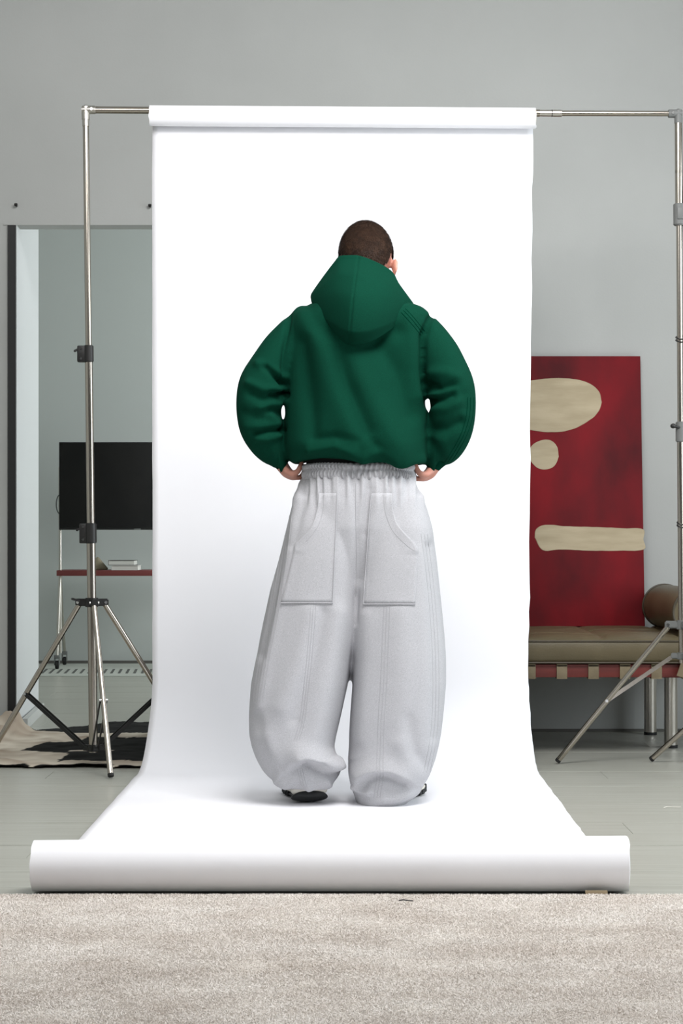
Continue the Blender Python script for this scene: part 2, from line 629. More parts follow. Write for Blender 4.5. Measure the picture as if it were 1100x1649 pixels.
sd = sheet_o.modifiers.new('thick', 'SOLIDIFY')
sd.thickness = .0012
sd.offset = 0
tag(sheet_o, 'white seamless paper backdrop hanging from the crossbar and sweeping across the floor', 'backdrop')


def paper_roll(name, xa, xb, y, za, zb, ra, rb_, seed):
    """roll lying along x, wound layers at both ends, slightly conical"""
    seg, n = 56, 40
    V = []
    for i in range(n):
        u = i / (n - 1)
        x = xa + (xb - xa) * u
        r = ra + (rb_ - ra) * u
        z = za + (zb - za) * u
        for j in range(seg):
            a = 2 * PI * j / seg
            e = 0.0
            if i == 0: e = .0022 * noise.noise(Vector((math.cos(a) * 2, math.sin(a) * 2, seed))) - .001
            if i == n - 1: e = .0055 * noise.noise(Vector((math.cos(a) * 1.6, math.sin(a) * 1.6, seed + 5)))
            V.append((x + e, y + r * math.cos(a), z + r * math.sin(a)))
    F = grid_faces(n, seg, True)
    # end spirals: step in to the core
    for end, x, s in ((0, xa, 1), (n - 1, xb, -1)):
        r = ra if end == 0 else rb_
        z = za if end == 0 else zb
        base = len(V)
        prev = [end * seg + j for j in range(seg)]
        for k, fr in enumerate((.93, .86, .8, .74, .7, .7)):
            cur = []
            for j in range(seg):
                a = 2 * PI * j / seg
                V.append((x + s * (.0015 * (k % 2) + (.25 if k == 5 else 0)), y + r * fr * math.cos(a), z + r * fr * math.sin(a)))
                cur.append(len(V) - 1)
            for j in range(seg):
                F.append((prev[j], prev[(j + 1) % seg], cur[(j + 1) % seg], cur[j]))
            prev = cur
    me = mesh_from(name, V, F)
    bm = bmesh.new()
    bm.from_mesh(me)
    bmesh.ops.recalc_face_normals(bm, faces=bm.faces)
    for e in bm.edges:
        if len(e.link_faces) == 2 and e.calc_face_angle(0) > .7: e.smooth = False
    bm.to_mesh(me)
    bm.free()
    o = link(name, me, M['paper'], sheet_o)
    c = MB()
    for x0, x1 in ((xa - .0015, xa + .2), (xb - .2, xb + .0015)):
        r = min(ra, rb_) * .69
        c.cyl((x0, y, (za + zb) / 2), (x1, y, (za + zb) / 2), r, seg=32)
    return o


paper_roll('top_roll', -.676, .684, TY, 2.303, 2.294, TR, TR, 1)
fr = paper_roll('floor_roll', -.703, .652, ROLLY, .0612, .0662, .0578, .0628, 3)
# cardboard core rings
for x in (-.676, .684):
    me_v, me_f = [], []
    k = MB()
    o = k.cyl((x - .002 * (1 if x < 0 else -1), TY, 2.299), (x + .02 * (1 if x < 0 else -1), TY, 2.299), .0255, seg=28)
    k.build('core', M['card'], sheet_o)
# torn flap of brown core paper at the right end of the floor roll
MB().box(.55, .60, ROLLY - .062, ROLLY - .058, .002, .016, bevel=.001).build('tape_scrap', M['card'], sheet_o)

# ------------------------------------------------------------------ crossbar
cb = empty('crossbar', (0, TY, 2.32))


def in_parent(o, p):
    o.matrix_parent_inverse = Matrix.Translation(-Vector(p.location)) if p.rotation_euler[2] == 0 else p.matrix_world.inverted()
    return o


def part(mb, name, m, parent, **k):
    o = mb.build(name, m, parent, **k)
    in_parent(o, parent)
    return o


tag(cb, 'brushed steel crossbar carrying the white paper roll between the two stands', 'crossbar')
zl, zr = 2.3235, 2.310
part(MB().cyl((-.885, TY, zl), (.70, TY, zl - .0115), .0125, seg=24), 'thick_tube', M['steel'], cb)
part(MB().cyl((.684, TY, zl - .0115), (.745, TY, zl - .012), .0118, seg=24).cyl((.745, TY, zl - .012), (.778, TY, zl - .0122), .0125, seg=24, bevel=.001), 'joint_sleeve', M['steel2'], cb)
part(MB().cyl((.77, TY, zl - .0122), (1.18, TY, zr), .0098, seg=20), 'thin_tube', M['steel'], cb)
part(MB().cyl((.742, TY, zl - .0119), (.7445, TY, zl - .0119), .0126, seg=24), 'joint_ring', M['black'], cb)

# ------------------------------------------------------------------ stands


def stand(name, top, bot, label, left=True, feet=(), hub_z=.584, low_z=.07, tee=True):
    top, bot = Vector(top), Vector(bot)
    root = empty(name, (bot.x, bot.y, 0))
    tag(root, label, 'stand', 'stands')

    def P(z):
        t = (z - bot.z) / (top.z - bot.z)
        return bot.lerp(top, t)
    Z = {'a': 1.462, 'b': .828}
    if left:
        part(MB().cyl(P(1.44), P(2.30), .0112, seg=24), 'upper_tube', M['steel'], root)
        part(MB().cyl(P(.82), P(1.45), .0138, seg=24), 'middle_tube', M['steel'], root)
        part(MB().cyl(bot, P(.82), .0158, seg=24), 'lower_tube', M['steel'], root)
        for zc, r, h in ((1.462, .0175, .030), (.828, .0205, .036)):
            p0, p1 = P(zc - h), P(zc + h)
            c = P(zc)
            mb = MB().cyl(p0, p1, r, seg=24, bevel=.003)
            mb.box(c.x - .040, c.x, c.y - .012, c.y + .012, zc - h, zc + h * .95, bevel=.005)
            mb.bar((c.x - .034, c.y - .004, zc + h * .55), (c.x - .052, c.y - .006, zc + h * .25), .012, .008, bevel=.002)
            cl = part(mb, 'clamp', M['black'], root)
            for dz in (-.62, .62):
                o = MB().cyl((c.x - .026, c.y - .011, zc + h * dz), (c.x - .026, c.y - .0155, zc + h * dz), .0042, seg=12).build('bolt', M['chrome'], cl)
    else:
        part(MB().cyl(P(2.10), P(2.30), .0135, seg=24).cyl(P(1.93), P(2.11), .0135, seg=24), 'upper_tube', M['steel'], root)
        part(MB().cyl(P(1.20), P(1.95), .0105, seg=24), 'middle_tube', M['steel'], root)
        part(MB().cyl(bot, P(1.21), .0125, seg=24), 'lower_tube', M['steel'], root)
        c = P(1.955)
        part(MB().cyl(P(1.915), P(1.992), .0205, seg=24, bevel=.003).box(c.x - .01, c.x + .014, c.y - .024, c.y, 1.935, 1.975, bevel=.003), 'clamp', M['greyplastic'], root)
        c = P(1.19)
        k = part(MB().cyl(P(1.15), P(1.222), .0175, seg=24, bevel=.003), 'clamp', M['greyplastic'], root)
        o = MB().cyl((c.x - .002, c.y - .012, 1.20), (c.x - .028, c.y - .02, 1.205), .0045, seg=12).sphere((c.x - .030, c.y - .02, 1.206), .010, (1, 1, .9), 14).build('knob', M['black'], k)
        for zz in (1.512, .858):
            c = P(zz)
            th = np.linspace(0, 2.3 * 2 * PI, 50)
            part(MB().tube([(c.x + .0145 * math.cos(a), c.y + .0145 * math.sin(a), zz + .012 - .005 * a / PI + .004 * math.sin(a)) for a in th], .0022, 8), 'cable_tie', M['black'], root)
        zs = np.linspace(.70, 2.26, 60)
        part(MB().tube([(P(z).x + .016 + .003 * math.sin(z * 9), P(z).y - .008, z) for z in zs], .0022, 8), 'cable', M['black'], root)
    if tee:
        t = MB().cyl(P(top.z - .036), P(top.z + .012), .0145, seg=20, bevel=.002)
        t.cyl(P(top.z - .058), P(top.z - .036), .0125, seg=20)
        sgn = 1 if left else -1
        t.cyl((top.x - .013 * sgn, top.y, top.z), (top.x + .036 * sgn, top.y, top.z), .0148, seg=20, bevel=.002)
        te = part(t, 'tee_joint', M['steel2'] if left else M['greyplastic'], root)
        o = MB().sphere((top.x, top.y, top.z + .014), .007, (1, 1, .6), 12).cyl((top.x + .022 * sgn, top.y - .013, top.z), (top.x + .022 * sgn, top.y - .018, top.z), .005, seg=12).build('bolt', M['chrome'], te)
    # spider hub, legs and braces
    h = P(hub_z)
    hub = MB().cyl(P(hub_z - .016), P(hub_z + .016), .024 if left else .02, seg=24, bevel=.002)
    low = P(low_z)
    lowm = MB().cyl(P(low_z - .012), P(low_z + .012), .023 if left else .019, seg=24, bevel=.002)
    for (dx, dy) in feet:
        d = Vector((dx, dy, 0)).normalized()
        lug = h + d * .047
        hub.bar(h, lug + d * .012, .026, .026, bevel=.004)
        foot = Vector((bot.x + dx, bot.y + dy, .012))
        a = lug + Vector((0, 0, -.006))
        lg = part(MB().cyl(a, foot, .0098, seg=20), 'leg', M['steel'], root)
        dr = (foot - a).normalized()
        o = MB().cyl(foot - dr * .007, foot + dr * .006, .0106, seg=20, bevel=.002).build('rubber_foot', M['rubber'], lg)
        t = .57 if left else .55
        pv = a.lerp(foot, t)
        e = low + d * .03
        lowm.bar(low, e + d * .008, .024, .02, bevel=.003)
        side = d.cross(Vector((0, 0, 1)))
        for s in (-1, 1) if left else (0,):
            off = side * (.011 * s)
            br = part(MB().bar(pv + off, e + off, .013 if left else .014, .004 if left else .010, up=tuple(side), bevel=.001), 'brace', M['blackmetal'] if left else M['steel'], root)
        part(MB().cyl(pv - side * .015, pv + side * .015, .0055, seg=12), 'pivot_bolt', M['chrome'], root)
        part(MB().cyl(lug - side * .017, lug + side * .017, .0055, seg=12), 'pivot_bolt', M['chrome'], root)
    part(hub, 'spider_hub', M['black'] if left else M['greyplastic'], root)
    part(lowm, 'brace_hub', M['black'] if left else M['greyplastic'], root)
    if left:
        part(MB().bar((h.x - .04, h.y - .02, hub_z + .006), (h.x - .068, h.y - .03, hub_z + .014), .012, .008, bevel=.002), 'lever', M['black'], root)
    return root


stand('backdrop_stand', (-.9035, TY, zl), (-.876, TY, .055), 'steel tripod stand with black clamps at the left end of the crossbar', True,
      [(-.40, .12), (.37, .16), (.098, -.30)])
stand('backdrop_stand', (1.190, TY, zr), (1.2035, TY, .37), 'steel tripod stand with grey clamps and cable at the right end of the crossbar', False,
      [(-.425, .115), (.11, -.40), (.30, .25)], hub_z=.505, low_z=.395)
stand('light_stand', (1.62, 6.42, 2.2), (1.62, 6.42, .12), 'steel light stand by the daybed, only one slanting leg in view', False,
      [(-.495, .33), (.33, .30), (.10, -.42)], hub_z=.50, low_z=.40, tee=False)

# ------------------------------------------------------------------ daybed with bolster, painting
db = empty('daybed', (.5, 7.3, 0))
tag(db, 'olive leather daybed with tufted mattress on a red-brown strapped frame and steel legs', 'daybed')
DX0, DX1, DY0, DY1 = -.40, 1.47, 6.868, 7.74
part(MB().box(DX0, DX1, DY0 + .01, DY0 + .045, .297, .345, bevel=.003).box(DX0, DX1, DY1 - .045, DY1 - .01, .297, .345, bevel=.003)
     .box(DX0, DX0 + .04, DY0 + .045, DY1 - .045, .297, .345).box(DX1 - .04, DX1, DY0 + .045, DY1 - .045, .297, .345), 'frame', M['rail'], db)
part(MB().box(DX0 + .04, DX1 - .04, DY0 + .045, DY1 - .045, .325, .337), 'slat_board', M['piping'], db)
for lx in (-.19, 1.275):
    for ly in (7.21, 7.69):
        o = part(MB().cyl((lx, ly, .006), (lx, ly, .30), .0255, seg=28, bevel=.001), 'leg', M['steel2'], db)
        q = MB().cyl((lx, ly, .0), (lx, ly, .012), .0262, seg=28).build('leg_cap', M['rubber'], o)
    part(MB().box(lx - .05, lx + .05, 7.12, DY1 - .015, .277, .298, bevel=.004), 'leg_bracket', M['rail'], db)
sx = .8135
xs = [sx + (.1165 * k) for k in range(-10, 6)]
for x in xs:
    if DX0 + .03 < x < DX1 - .05:
        s = MB()
        s.box(x - .0195, x + .0195, DY0 + .004, DY0 + .0095, .294, .347, bevel=.0015)
        s.box(x - .0195, x + .0195, DY0 + .004, DY1 - .06, .3375, .3415)
        s.box(x - .0195, x + .0195, DY0 + .004, DY0 + .05, .2915, .2955)
        part(s, 'strap', M['strap'], db)
# mattress with pillowed tufted top
nxm, nym = 150, 70
V = []
top_z = .4325
for i in range(nym):
    for j in range(nxm):
        u, v = j / (nxm - 1), i / (nym - 1)
        x = DX0 + .005 + (DX1 - DX0 - .01) * u
        y = DY0 + (DY1 - DY0 - .03) * v
        cx = (x - .965) / .295
        cy = (y - DY0 - .145) / .29
        dx = abs(cx - round(cx)) * .295
        dy = abs(cy - round(cy)) * .29
        edge = min(x - DX0, DX1 - x, y - DY0 + .002, DY1 - .03 - y)
        z = top_z + .022 * (1 - math.exp(-max(edge, 0) / .04))
        z -= .010 * math.exp(-(min(dx, dy) / .012) ** 2) * sstep(0, .05, edge)
        z -= .016 * math.exp(-((dx * dx + dy * dy) / .03 ** 2)) * sstep(0, .05, edge)
        z += .004 * noise.noise(Vector((x * 7, y * 7, 1)))* sstep(0, .03, edge)
        V.append((x, y, z))
F = grid_faces(nym, nxm)
rim = [j for j in range(nxm)] + [i * nxm + nxm - 1 for i in range(1, nym)] + [(nym - 1) * nxm + j for j in range(nxm - 2, -1, -1)] + [i * nxm for i in range(nym - 2, 0, -1)]
prev = rim
for (zz, o) in ((.425, .004), (.395, .009), (.365, .006), (.349, -.004)):
    cur = []
    for r in rim:
        x, y, _ = V[r]
        cx, cy = (DX0 + DX1) / 2, (DY0 + DY1) / 2
        ox = o if abs(x - DX1) < .02 else (-o if abs(x - DX0) < .02 else 0)
        oy = -o if abs(y - DY0) < .002 else (o if abs(y - DY1 + .03) < .002 else 0)
        V.append((x + ox, y + oy, zz + .0015 * noise.noise(Vector((x * 9, y * 9, zz)))))
        cur.append(len(V) - 1)
    for k in range(len(rim)):
        F.append((prev[k], prev[(k + 1) % len(rim)], cur[(k + 1) % len(rim)], cur[k]))
    prev = cur
F.append(tuple(prev))
me = mesh_from('mattress', V, F)
bm = bmesh.new(); bm.from_mesh(me); bmesh.ops.recalc_face_normals(bm, faces=bm.faces); bm.to_mesh(me); bm.free()
mt = link('mattress', me, M['leather'], db)
in_parent(mt, db)
for zz in (.431, .352):
    q = MB().tube([(DX0 - .001, DY1 - .03, zz), (DX0 - .001, DY0 + .004, zz), (DX0 + .006, DY0 - .004, zz), (DX1 - .006, DY0 - .004, zz), (DX1 + .001, DY0 + .004, zz), (DX1 + .001, DY1 - .03, zz)], .0035, 8).build('piping', M['piping'], mt)
for i in range(-4, 3):
    for j in range(3):
        x, y = .965 + .295 * i, DY0 + .145 + .29 * j
        if DX0 + .05 < x < DX1 - .05 and y < DY1 - .08:
            q = MB().sphere((x, y, top_z + .001), .011, (1, 1, .5), 12).build('button', M['piping'], mt)

# bolster
bo = empty('bolster', (1.325, 7.3, .452))
tag(bo, 'round olive leather bolster lying at the right end of the daybed', 'bolster')
BR = .086
prof = [(0, .0), (.004, .05), (.010, .078), (.004, BR), (.03, BR + .002), (.35, BR + .003), (.67, BR + .002), (.696, BR), (.690, .078), (.696, .05), (.70, .0)]
seg = 48
V = []
for (d, r) in prof:
    for j in range(seg):
        a = 2 * PI * j / seg
        rr = r * (1 + .012 * noise.noise(Vector((math.cos(a) * 2, math.sin(a) * 2, d * 4))))
        V.append((1.325 + rr * math.cos(a), 6.95 + d, .4475 + BR + rr * math.sin(a)))
me = mesh_from('cushion', V, grid_faces(len(prof), seg, True))
o = link('cushion', me, M['leather'], bo)
in_parent(o, bo)
o.modifiers.new('s', 'SUBSURF').levels = 1
for d in (.003, .697):
    part(MB().tube([(1.325 + (BR + .001) * math.cos(a), 6.95 + d, .4475 + BR + (BR + .001) * math.sin(a)) for a in np.linspace(0, 2 * PI, 49)], .0045, 8), 'piping', M['piping'], bo)
# retaining strap from the bolster down the mattress side to the frame
part(MB().bar((1.300, DY0 - .011, .435), (1.255, DY0 - .008, .297), .045, .004, up=(0, -1, 0), bevel=.001).bar((1.300, DY0 - .010, .4345), (1.315, DY0 + .09, .4555), .045, .004, bevel=.001), 'bolster_strap', M['strap'], db)

# painting leaning on the wall
pt = empty('painting', (.85, 7.65, .449))
tag(pt, 'tall red abstract painting with cream blobs standing on the daybed against the wall', 'painting')
PW0, PW1, PH = .42, 1.247, 1.128
tilt = math.atan2(7.772 - 7.652, PH)
Rt = Matrix.Translation((0, 7.652, .449)) @ Matrix.Rotation(-tilt, 4, 'X')


def pmesh(o):
    o.data.transform(Rt)
    in_parent(o, pt)
    return o


o = MB().box(PW0, PW1, 0, .03, 0, PH, bevel=.002).build('canvas', M['red'], pt); pmesh(o)


def blob(name, pts, th=.0016):
    P = crom(np.array(pts + [pts[0]], float), 90)[:-1]
    P = P + .0018 * np.array([[noise.noise(Vector((p[0] * 30, p[1] * 30, 1))), noise.noise(Vector((p[0] * 30, p[1] * 30, 9)))] for p in P])
    bm = bmesh.new()
    a = [bm.verts.new((p[0], -.0002, p[1])) for p in P]
    c = P.mean(0)
    b = [bm.verts.new((c[0] + (p[0] - c[0]) * .992, -th, c[1] + (p[1] - c[1]) * .992)) for p in P]
    n = len(a)
    for i in range(n):
        bm.faces.new((a[i], a[(i + 1) % n], b[(i + 1) % n], b[i]))
    bm.faces.new(b)
    bmesh.ops.recalc_face_normals(bm, faces=bm.faces)
    me = bpy.data.meshes.new(name)
    bm.to_mesh(me); bm.free()
    o = link(name, me, M['cream'], pt, smooth=False)
    return pmesh(o)


def pp(px, py):
    # canvas plane coordinates from the photograph's measurements
    z = 1.0
    t = (1009 - py) / (1009 - 575)
    s = 392 + (386 - 392) * t
    return ((px - 550) / s, t * PH)


blob('painted_oval', [pp(*p) for p in ((969, 650), (963, 630), (940, 616), (905, 611), (868, 613), (835, 620), (812, 640), (808, 665), (822, 684), (850, 694), (885, 699), (920, 695), (950, 679), (964, 665))])
blob('painted_disc', [pp(*p) for p in ((900, 738), (897, 722), (885, 711), (868, 713), (855, 722), (852, 738), (860, 752), (875, 759), (892, 754))])
blob('painted_bar', [pp(*p) for p in ((861, 868), (864, 854), (880, 848), (910, 850), (950, 851), (1000, 853), (1035.3, 854.5), (1036.5, 871), (1036.8, 887), (1000, 889), (950, 889), (905, 887), (874, 888))])

# ------------------------------------------------------------------ far room: TV on a cart, books, flat rug
TVY = 11.45
tv = empty('television', (-1.25, TVY, .863))
tag(tv, 'black flat screen television mounted on the wheeled cart', 'television')
part(MB().box(-1.737, -.78, TVY, TVY + .035, .863, 1.402, bevel=.004), 'housing', M['black'], tv)
part(MB().box(-1.731, -.786, TVY - .0015, TVY, .875, 1.396), 'screen', M['screen'], tv)
part(MB().box(-1.275, -1.235, TVY - .003, TVY + .01, .862, .870, bevel=.001), 'badge', M['greyplastic'], tv)
part(MB().box(-1.45, -1.05, TVY + .035, TVY + .07, .95, 1.3, bevel=.01), 'rear_cover', M['black'], tv)
th = np.linspace(-.5 * PI, .5 * PI, 20)
part(MB().tube([(-1.732 - .026 * math.cos(a), TVY + .03, 1.02 + .06 * math.sin(a)) for a in th], .003, 8), 'cable_loop', M['black'], tv)

ct = empty('television_cart', (-1.3, TVY + .2, 0))
tag(ct, 'steel television cart with a red shelf and castors on the pale rug', 'cart')
for x in (-1.742, -.80):
    part(MB().cyl((x, TVY + .09, .10), (x, TVY + .075, 1.25), .010, seg=16), 'upright', M['steel2'], ct)
    for yy, dx in ((11.50, -.014), (11.88, -.024)):
        part(MB().tube([(x, TVY + .085, .60), (x + dx * .6, (TVY + .09 + yy) / 2, .33), (x + dx, yy, .085)], .010, 12), 'leg', M['steel2'], ct)
        cs = MB().cyl((x + dx - .010, yy, .0285), (x + dx + .010, yy, .0285), .027, seg=24, bevel=.004)
        c = part(cs, 'castor', M['rubber'], ct)
        q = MB().box(x + dx - .016, x + dx - .012, yy - .015, yy + .015, .028, .075).box(x + dx + .012, x + dx + .016, yy - .015, yy + .015, .028, .075).box(x + dx - .016, x + dx + .016, yy - .018, yy + .018, .068, .090, bevel=.003).build('castor_fork', M['greyplastic'], c)
part(MB().box(-1.752, -.79, TVY + .0, TVY + .34, .579, .614, bevel=.003), 'shelf', M['redmetal'], ct)
part(MB().box(-1.742, -.80, TVY + .07, TVY + .09, 1.05, 1.09), 'mount_bar', M['black'], ct)


def book(x0, x1, z0, z1, cover, label):
    root = empty('book', ((x0 + x1) / 2, TVY + .12, z0))
    tag(root, label, 'book', 'books on the red shelf')
    y0, y1 = TVY + .03, TVY + .21
    t = .0025
    part(MB().box(x0, x1, y0, y1, z0, z0 + t).box(x0, x1, y0, y1, z1 - t, z1).box(x0, x0 + t, y0, y1, z0 + t, z1 - t), 'cover', cover, root, smooth=False)
    part(MB().box(x0 + t, x1 - .004, y0 + .004, y1 - .004, z0 + t, z1 - t), 'pages', M['offwhite'], root, smooth=False)
    return root


book(-1.418, -1.252, .614, .6445, M['cover2'], 'pale book lying at the bottom of the pair on the red shelf')
book(-1.438, -1.275, .6445, .675, M['cover'], 'book with a dark cover lying on top of the pale book')
# small beige cloth pouch
V = []
for i, (z, w, d) in enumerate(((.614, .062, .04), (.625, .066, .045), (.645, .05, .036), (.668, .03, .02), (.688, .012, .01), (.694, .004, .004))):
    for j in range(20):
        a = 2 * PI * j / 20
        k = 1 + .1 * noise.noise(Vector((math.cos(a) * 1.5, math.sin(a) * 1.5, z * 20)))
        V.append((-1.515 + w * k * math.cos(a), TVY + .12 + d * k * math.sin(a), z))
F = grid_faces(6, 20, True) + [tuple(range(19, -1, -1)), tuple(100 + j for j in range(20))]
po = link('pouch', mesh_from('pouch', V, F), M['beige'])
tag(po, 'small beige cloth pouch on the red shelf, half hidden by the left stand', 'pouch')

rg = empty('flatweave_rug', (-1.2, 11.4, 0))
tag(rg, 'pale flat rug with slanting dark dashes under the television cart', 'rug')
part(MB().box(-2.0, -.35, 10.92, 12.0, 0.0005, .004), 'field', M['farrug'], rg, smooth=False)
x = -1.98
dm = None
while x < -.42:
    bm = bmesh.new()
    q = [(0, 0), (.015, 0), (-.012, .36), (-.027, .36)]
    a = [bm.verts.new((p[0], p[1], .0035)) for p in q]
    b = [bm.verts.new((p[0], p[1], .0052)) for p in q]
    if dm is None:
        bm.faces.new(b)
        for i in range(4): bm.faces.new((a[i], a[(i + 1) % 4], b[(i + 1) % 4], b[i]))
        dm = bpy.data.meshes.new('dash')
        bm.to_mesh(dm)
        dm.materials.append(M['charcoal'])
    bm.free()
    o = bpy.data.objects.new('dash', dm)
    COL.objects.link(o)
    o.parent = rg
    o.location = (x - rg.location.x, 11.12 - rg.location.y, 0)
    x += .046

# ------------------------------------------------------------------ cowhide
nu, nv = 150, 150
hx0, hx1, hy0, hy1 = -1.62, -.42, 6.50, 8.30
V = np.zeros((nv, nu, 3))
C = np.zeros((nv, nu, 4))
mask = np.zeros((nv, nu), bool)
for i in range(nv):
    for j in range(nu):
        x = hx0 + (hx1 - hx0) * j / (nu - 1)
        y = hy0 + (hy1 - hy0) * i / (nv - 1)
        n1 = noise.noise(Vector((x * 5, y * 5, 0)))
        n2 = noise.noise(Vector((x * 16, y * 12, 5)))
        n3 = noise.noise(Vector((x * 40, y * 14, 9)))
        yf = 6.56 + .035 * n1 + .015 * n2 + (.05 if x > -.75 else 0) * (x + .75) / .3
        yb = np.interp(x, [-1.62, -1.40, -1.30, -1.15, -1.0, -.7, -.42], [7.70, 7.74, 7.76, 7.93, 8.13, 8.12, 8.28]) + .03 * n2 + .012 * n3
        if x < -1.29: yb = min(yb, 7.765)
        mask[i, j] = yf < y < yb and x > -1.60 + .03 * n1
        edge = min(y - yf, yb - y)
        z = .0055 + .010 * max(0, n1) + .004 * n2 + .004 * math.exp(-max(y - yf, 0) / .03) * (0.6 + n2) 
        if x < -1.27:
            k = sstep(7.40, 7.76, y) * sstep(-1.27, -1.36, x) if False else float(sstep(7.38, 7.76, np.array(y)) * sstep(1.27, 1.36, np.array(-x)))
            z += .075 * k * (1 + .4 * n2 + .3 * n3)
        V[i, j] = (x, y, max(z, .004))
        d = n2 * .05 + n3 * .02
        blk = 0.0
        # top dark band
        lim = np.interp(x, [-1.4, -1.2, -1.0, -.6], [7.80, 7.70, 7.66, 7.72])
        if y + d > lim and x > -1.30: blk = 1
        # central dark field with a ragged left point
        xl = np.interp(y, [6.72, 6.8, 6.95, 7.05, 7.2, 7.35, 7.46], [-1.02, -1.04, -1.02, -1.22, -1.20, -1.10, -.98])
        if 6.69 + d < y < 7.50 + d * .6 and x + d > xl: blk = 1
        if abs(y - 7.03 - d * .4) < .02 and -1.02 < x + d < -.88: blk = 0
        # dark leading edge: shade under the curled rim put into the colour
        if y < yf + .004 + .035 * max(0, min(1, (x + 1.30) * 4)) * (.6 + n1) + d * .6 and x > -1.28: blk = 1
        if y - yf < .06 and x < -1.36 and n2 > .25: blk = 1
        tan = min(1.6, max(0, .55 + .9 * n1 + .7 * n2))
        ta, tb = np.array(lin((204, 196, 180))), np.array(lin((120, 98, 80)))
        C[i, j] = (ta * (1 - .5 * tan) + tb * .5 * tan) if not blk else np.array(lin((13, 12, 11)))
ids = -np.ones((nv, nu), int)
k = 0
vv, cc = [], []
F = []
for i in range(nv - 1):
    for j in range(nu - 1):
        if mask[i, j] and mask[i + 1, j] and mask[i, j + 1] and mask[i + 1, j + 1]:
            q = []
            for a, b in ((i, j), (i, j + 1), (i + 1, j + 1), (i + 1, j)):
                if ids[a, b] < 0:
                    ids[a, b] = len(vv)
                    vv.append(V[a, b]); cc.append(C[a, b])
                q.append(ids[a, b])
            F.append(q)
me = mesh_from('cowhide_rug', vv, F)
ca = me.color_attributes.new('hide', 'FLOAT_COLOR', 'POINT')
ca.data.foreach_set('color', np.array(cc).ravel())
hm = mat('cowhide', (150, 138, 120), 0.9, spec=0.15, bump=0.3, bscale=180, bstretch=(1, .3, 1))
an = hm.node_tree.nodes.new('ShaderNodeAttribute')
an.attribute_name = 'hide'
hm.node_tree.links.new(an.outputs['Color'], hm.node_tree.nodes['Principled BSDF'].inputs['Base Color'])
ho = link('cowhide_rug', me, hm)
s = ho.modifiers.new('s', 'SOLIDIFY'); s.thickness = .003; s.offset = 1
tag(ho, 'tan and black cowhide lying on the floor under the left stand', 'rug')

# ------------------------------------------------------------------ pile rug in the foreground
RY1 = 4.195
rr = empty('pile_rug', (0, 3.2, 0))
tag(rr, 'beige cut pile rug across the whole foreground', 'rug')
gx, gy = 260, 140
xs = np.linspace(-1.5, 1.5, gx)
ys = np.linspace(1.7, RY1, gy)
V = []
for yy in ys:
    for xx in xs:
        e = min(1, (RY1 - yy) / .012)
        V.append((xx, yy + (.004 * noise.noise(Vector((xx * 14, 2, 0))) if yy > RY1 - .05 else 0), .0075 * e + .002 + .0016 * noise.noise(Vector((xx * 9, yy * 9, 0)))))
F = grid_faces(gy, gx)
b0 = len(V)
rim = [(gy - 1) * gx + j for j in range(gx)]
for r in rim: V.append((V[r][0], V[r][1], 0.0004))
for j in range(gx - 1): F.append((rim[j], rim[j + 1], b0 + j + 1, b0 + j))
o = link('backing', mesh_from('backing', V, F), M['rugbase'], rr)
in_parent(o, rr)
# tufts: short leaning blades
NT = 720000
tx = rng.uniform(-1.25, 1.25, NT)
ty = RY1 - .001 - (RY1 - 3.0) * rng.uniform(0, 1, NT) ** 1.0
ty[:14000] = RY1 + .003 - np.abs(rng.normal(0, .006, 14000))


def fnoise(x, y, seeds):
    a = np.zeros_like(x)
    r2 = np.random.default_rng(seeds)
    for k in range(10):
        fxx, fyy, ph = r2.normal(0, 1), r2.normal(0, 1), r2.uniform(0, 6.28)
        a += np.sin(x * fxx + y * fyy + ph)
    return a / 4


lean_x = .3 * fnoise(tx * 7, ty * 10, 1) + rng.normal(0, 1.2, NT)
lean_y = .25 * fnoise(tx * 7, ty * 7, 2) + rng.normal(0, 1.2, NT)
h = .0042 + .0012 * rng.uniform(-1, 1, NT) + .0006 * fnoise(tx * 20, ty * 24, 3)
w = rng.uniform(.0006, .0011, NT)
ang = rng.uniform(0, PI, NT)
zb = .0090 * np.clip((RY1 - ty) / .012, .15, 1)
c, s_ = np.cos(ang) * w, np.sin(ang) * w
VV = np.zeros((NT, 4, 3))
for q, (sx_, k) in enumerate(((0, 0), (1, .45), (0, 1.0), (-1, .45))):
    VV[:, q, 0] = tx + c * sx_ + lean_x * h * k
    VV[:, q, 1] = ty + s_ * sx_ + lean_y * h * k
    VV[:, q, 2] = zb + h * k / np.sqrt(1 + .35 * (lean_x ** 2 + lean_y ** 2) * k)
me = bpy.data.meshes.new('pile')
me.vertices.add(NT * 4)
me.vertices.foreach_set('co', VV.ravel())
me.loops.add(NT * 4)
me.loops.foreach_set('vertex_index', np.arange(NT * 4, dtype=np.int32))
me.polygons.add(NT)
me.polygons.foreach_set('loop_start', np.arange(NT, dtype=np.int32) * 4)
me.update(calc_edges=True)
pm = mat('rug_pile', (224, 216, 208), 0.95, spec=0.1, rgb2=(242, 237, 231), nscale=4.0, detail=8, stretch=(1.0, 1.7, 1), lo=0.34, hi=0.66)
o = link('pile', me, pm, rr, smooth=False)
in_parent(o, rr)
tag(o, kind='stuff')
th = MB().tube([(.125, 4.06, .021), (.135, 4.062, .022), (.148, 4.055, .0215), (.156, 4.056, .021)], .0014, 6)
tag(th.build('thread', M['black']), 'short dark thread lying on the beige rug below the paper roll', 'thread')

wt = MB().tube([(.966, 5.585, .0025), (.978, 5.60, .004), (.995, 5.602, .0025), (1.018, 5.59, .004)], .0010, 6)
tag(wt.build('thread', M['midsole']), 'short white thread on the grey planks right of the paper sweep', 'thread')

# ------------------------------------------------------------------ the person
# body: one continuous skin
B = Solid()


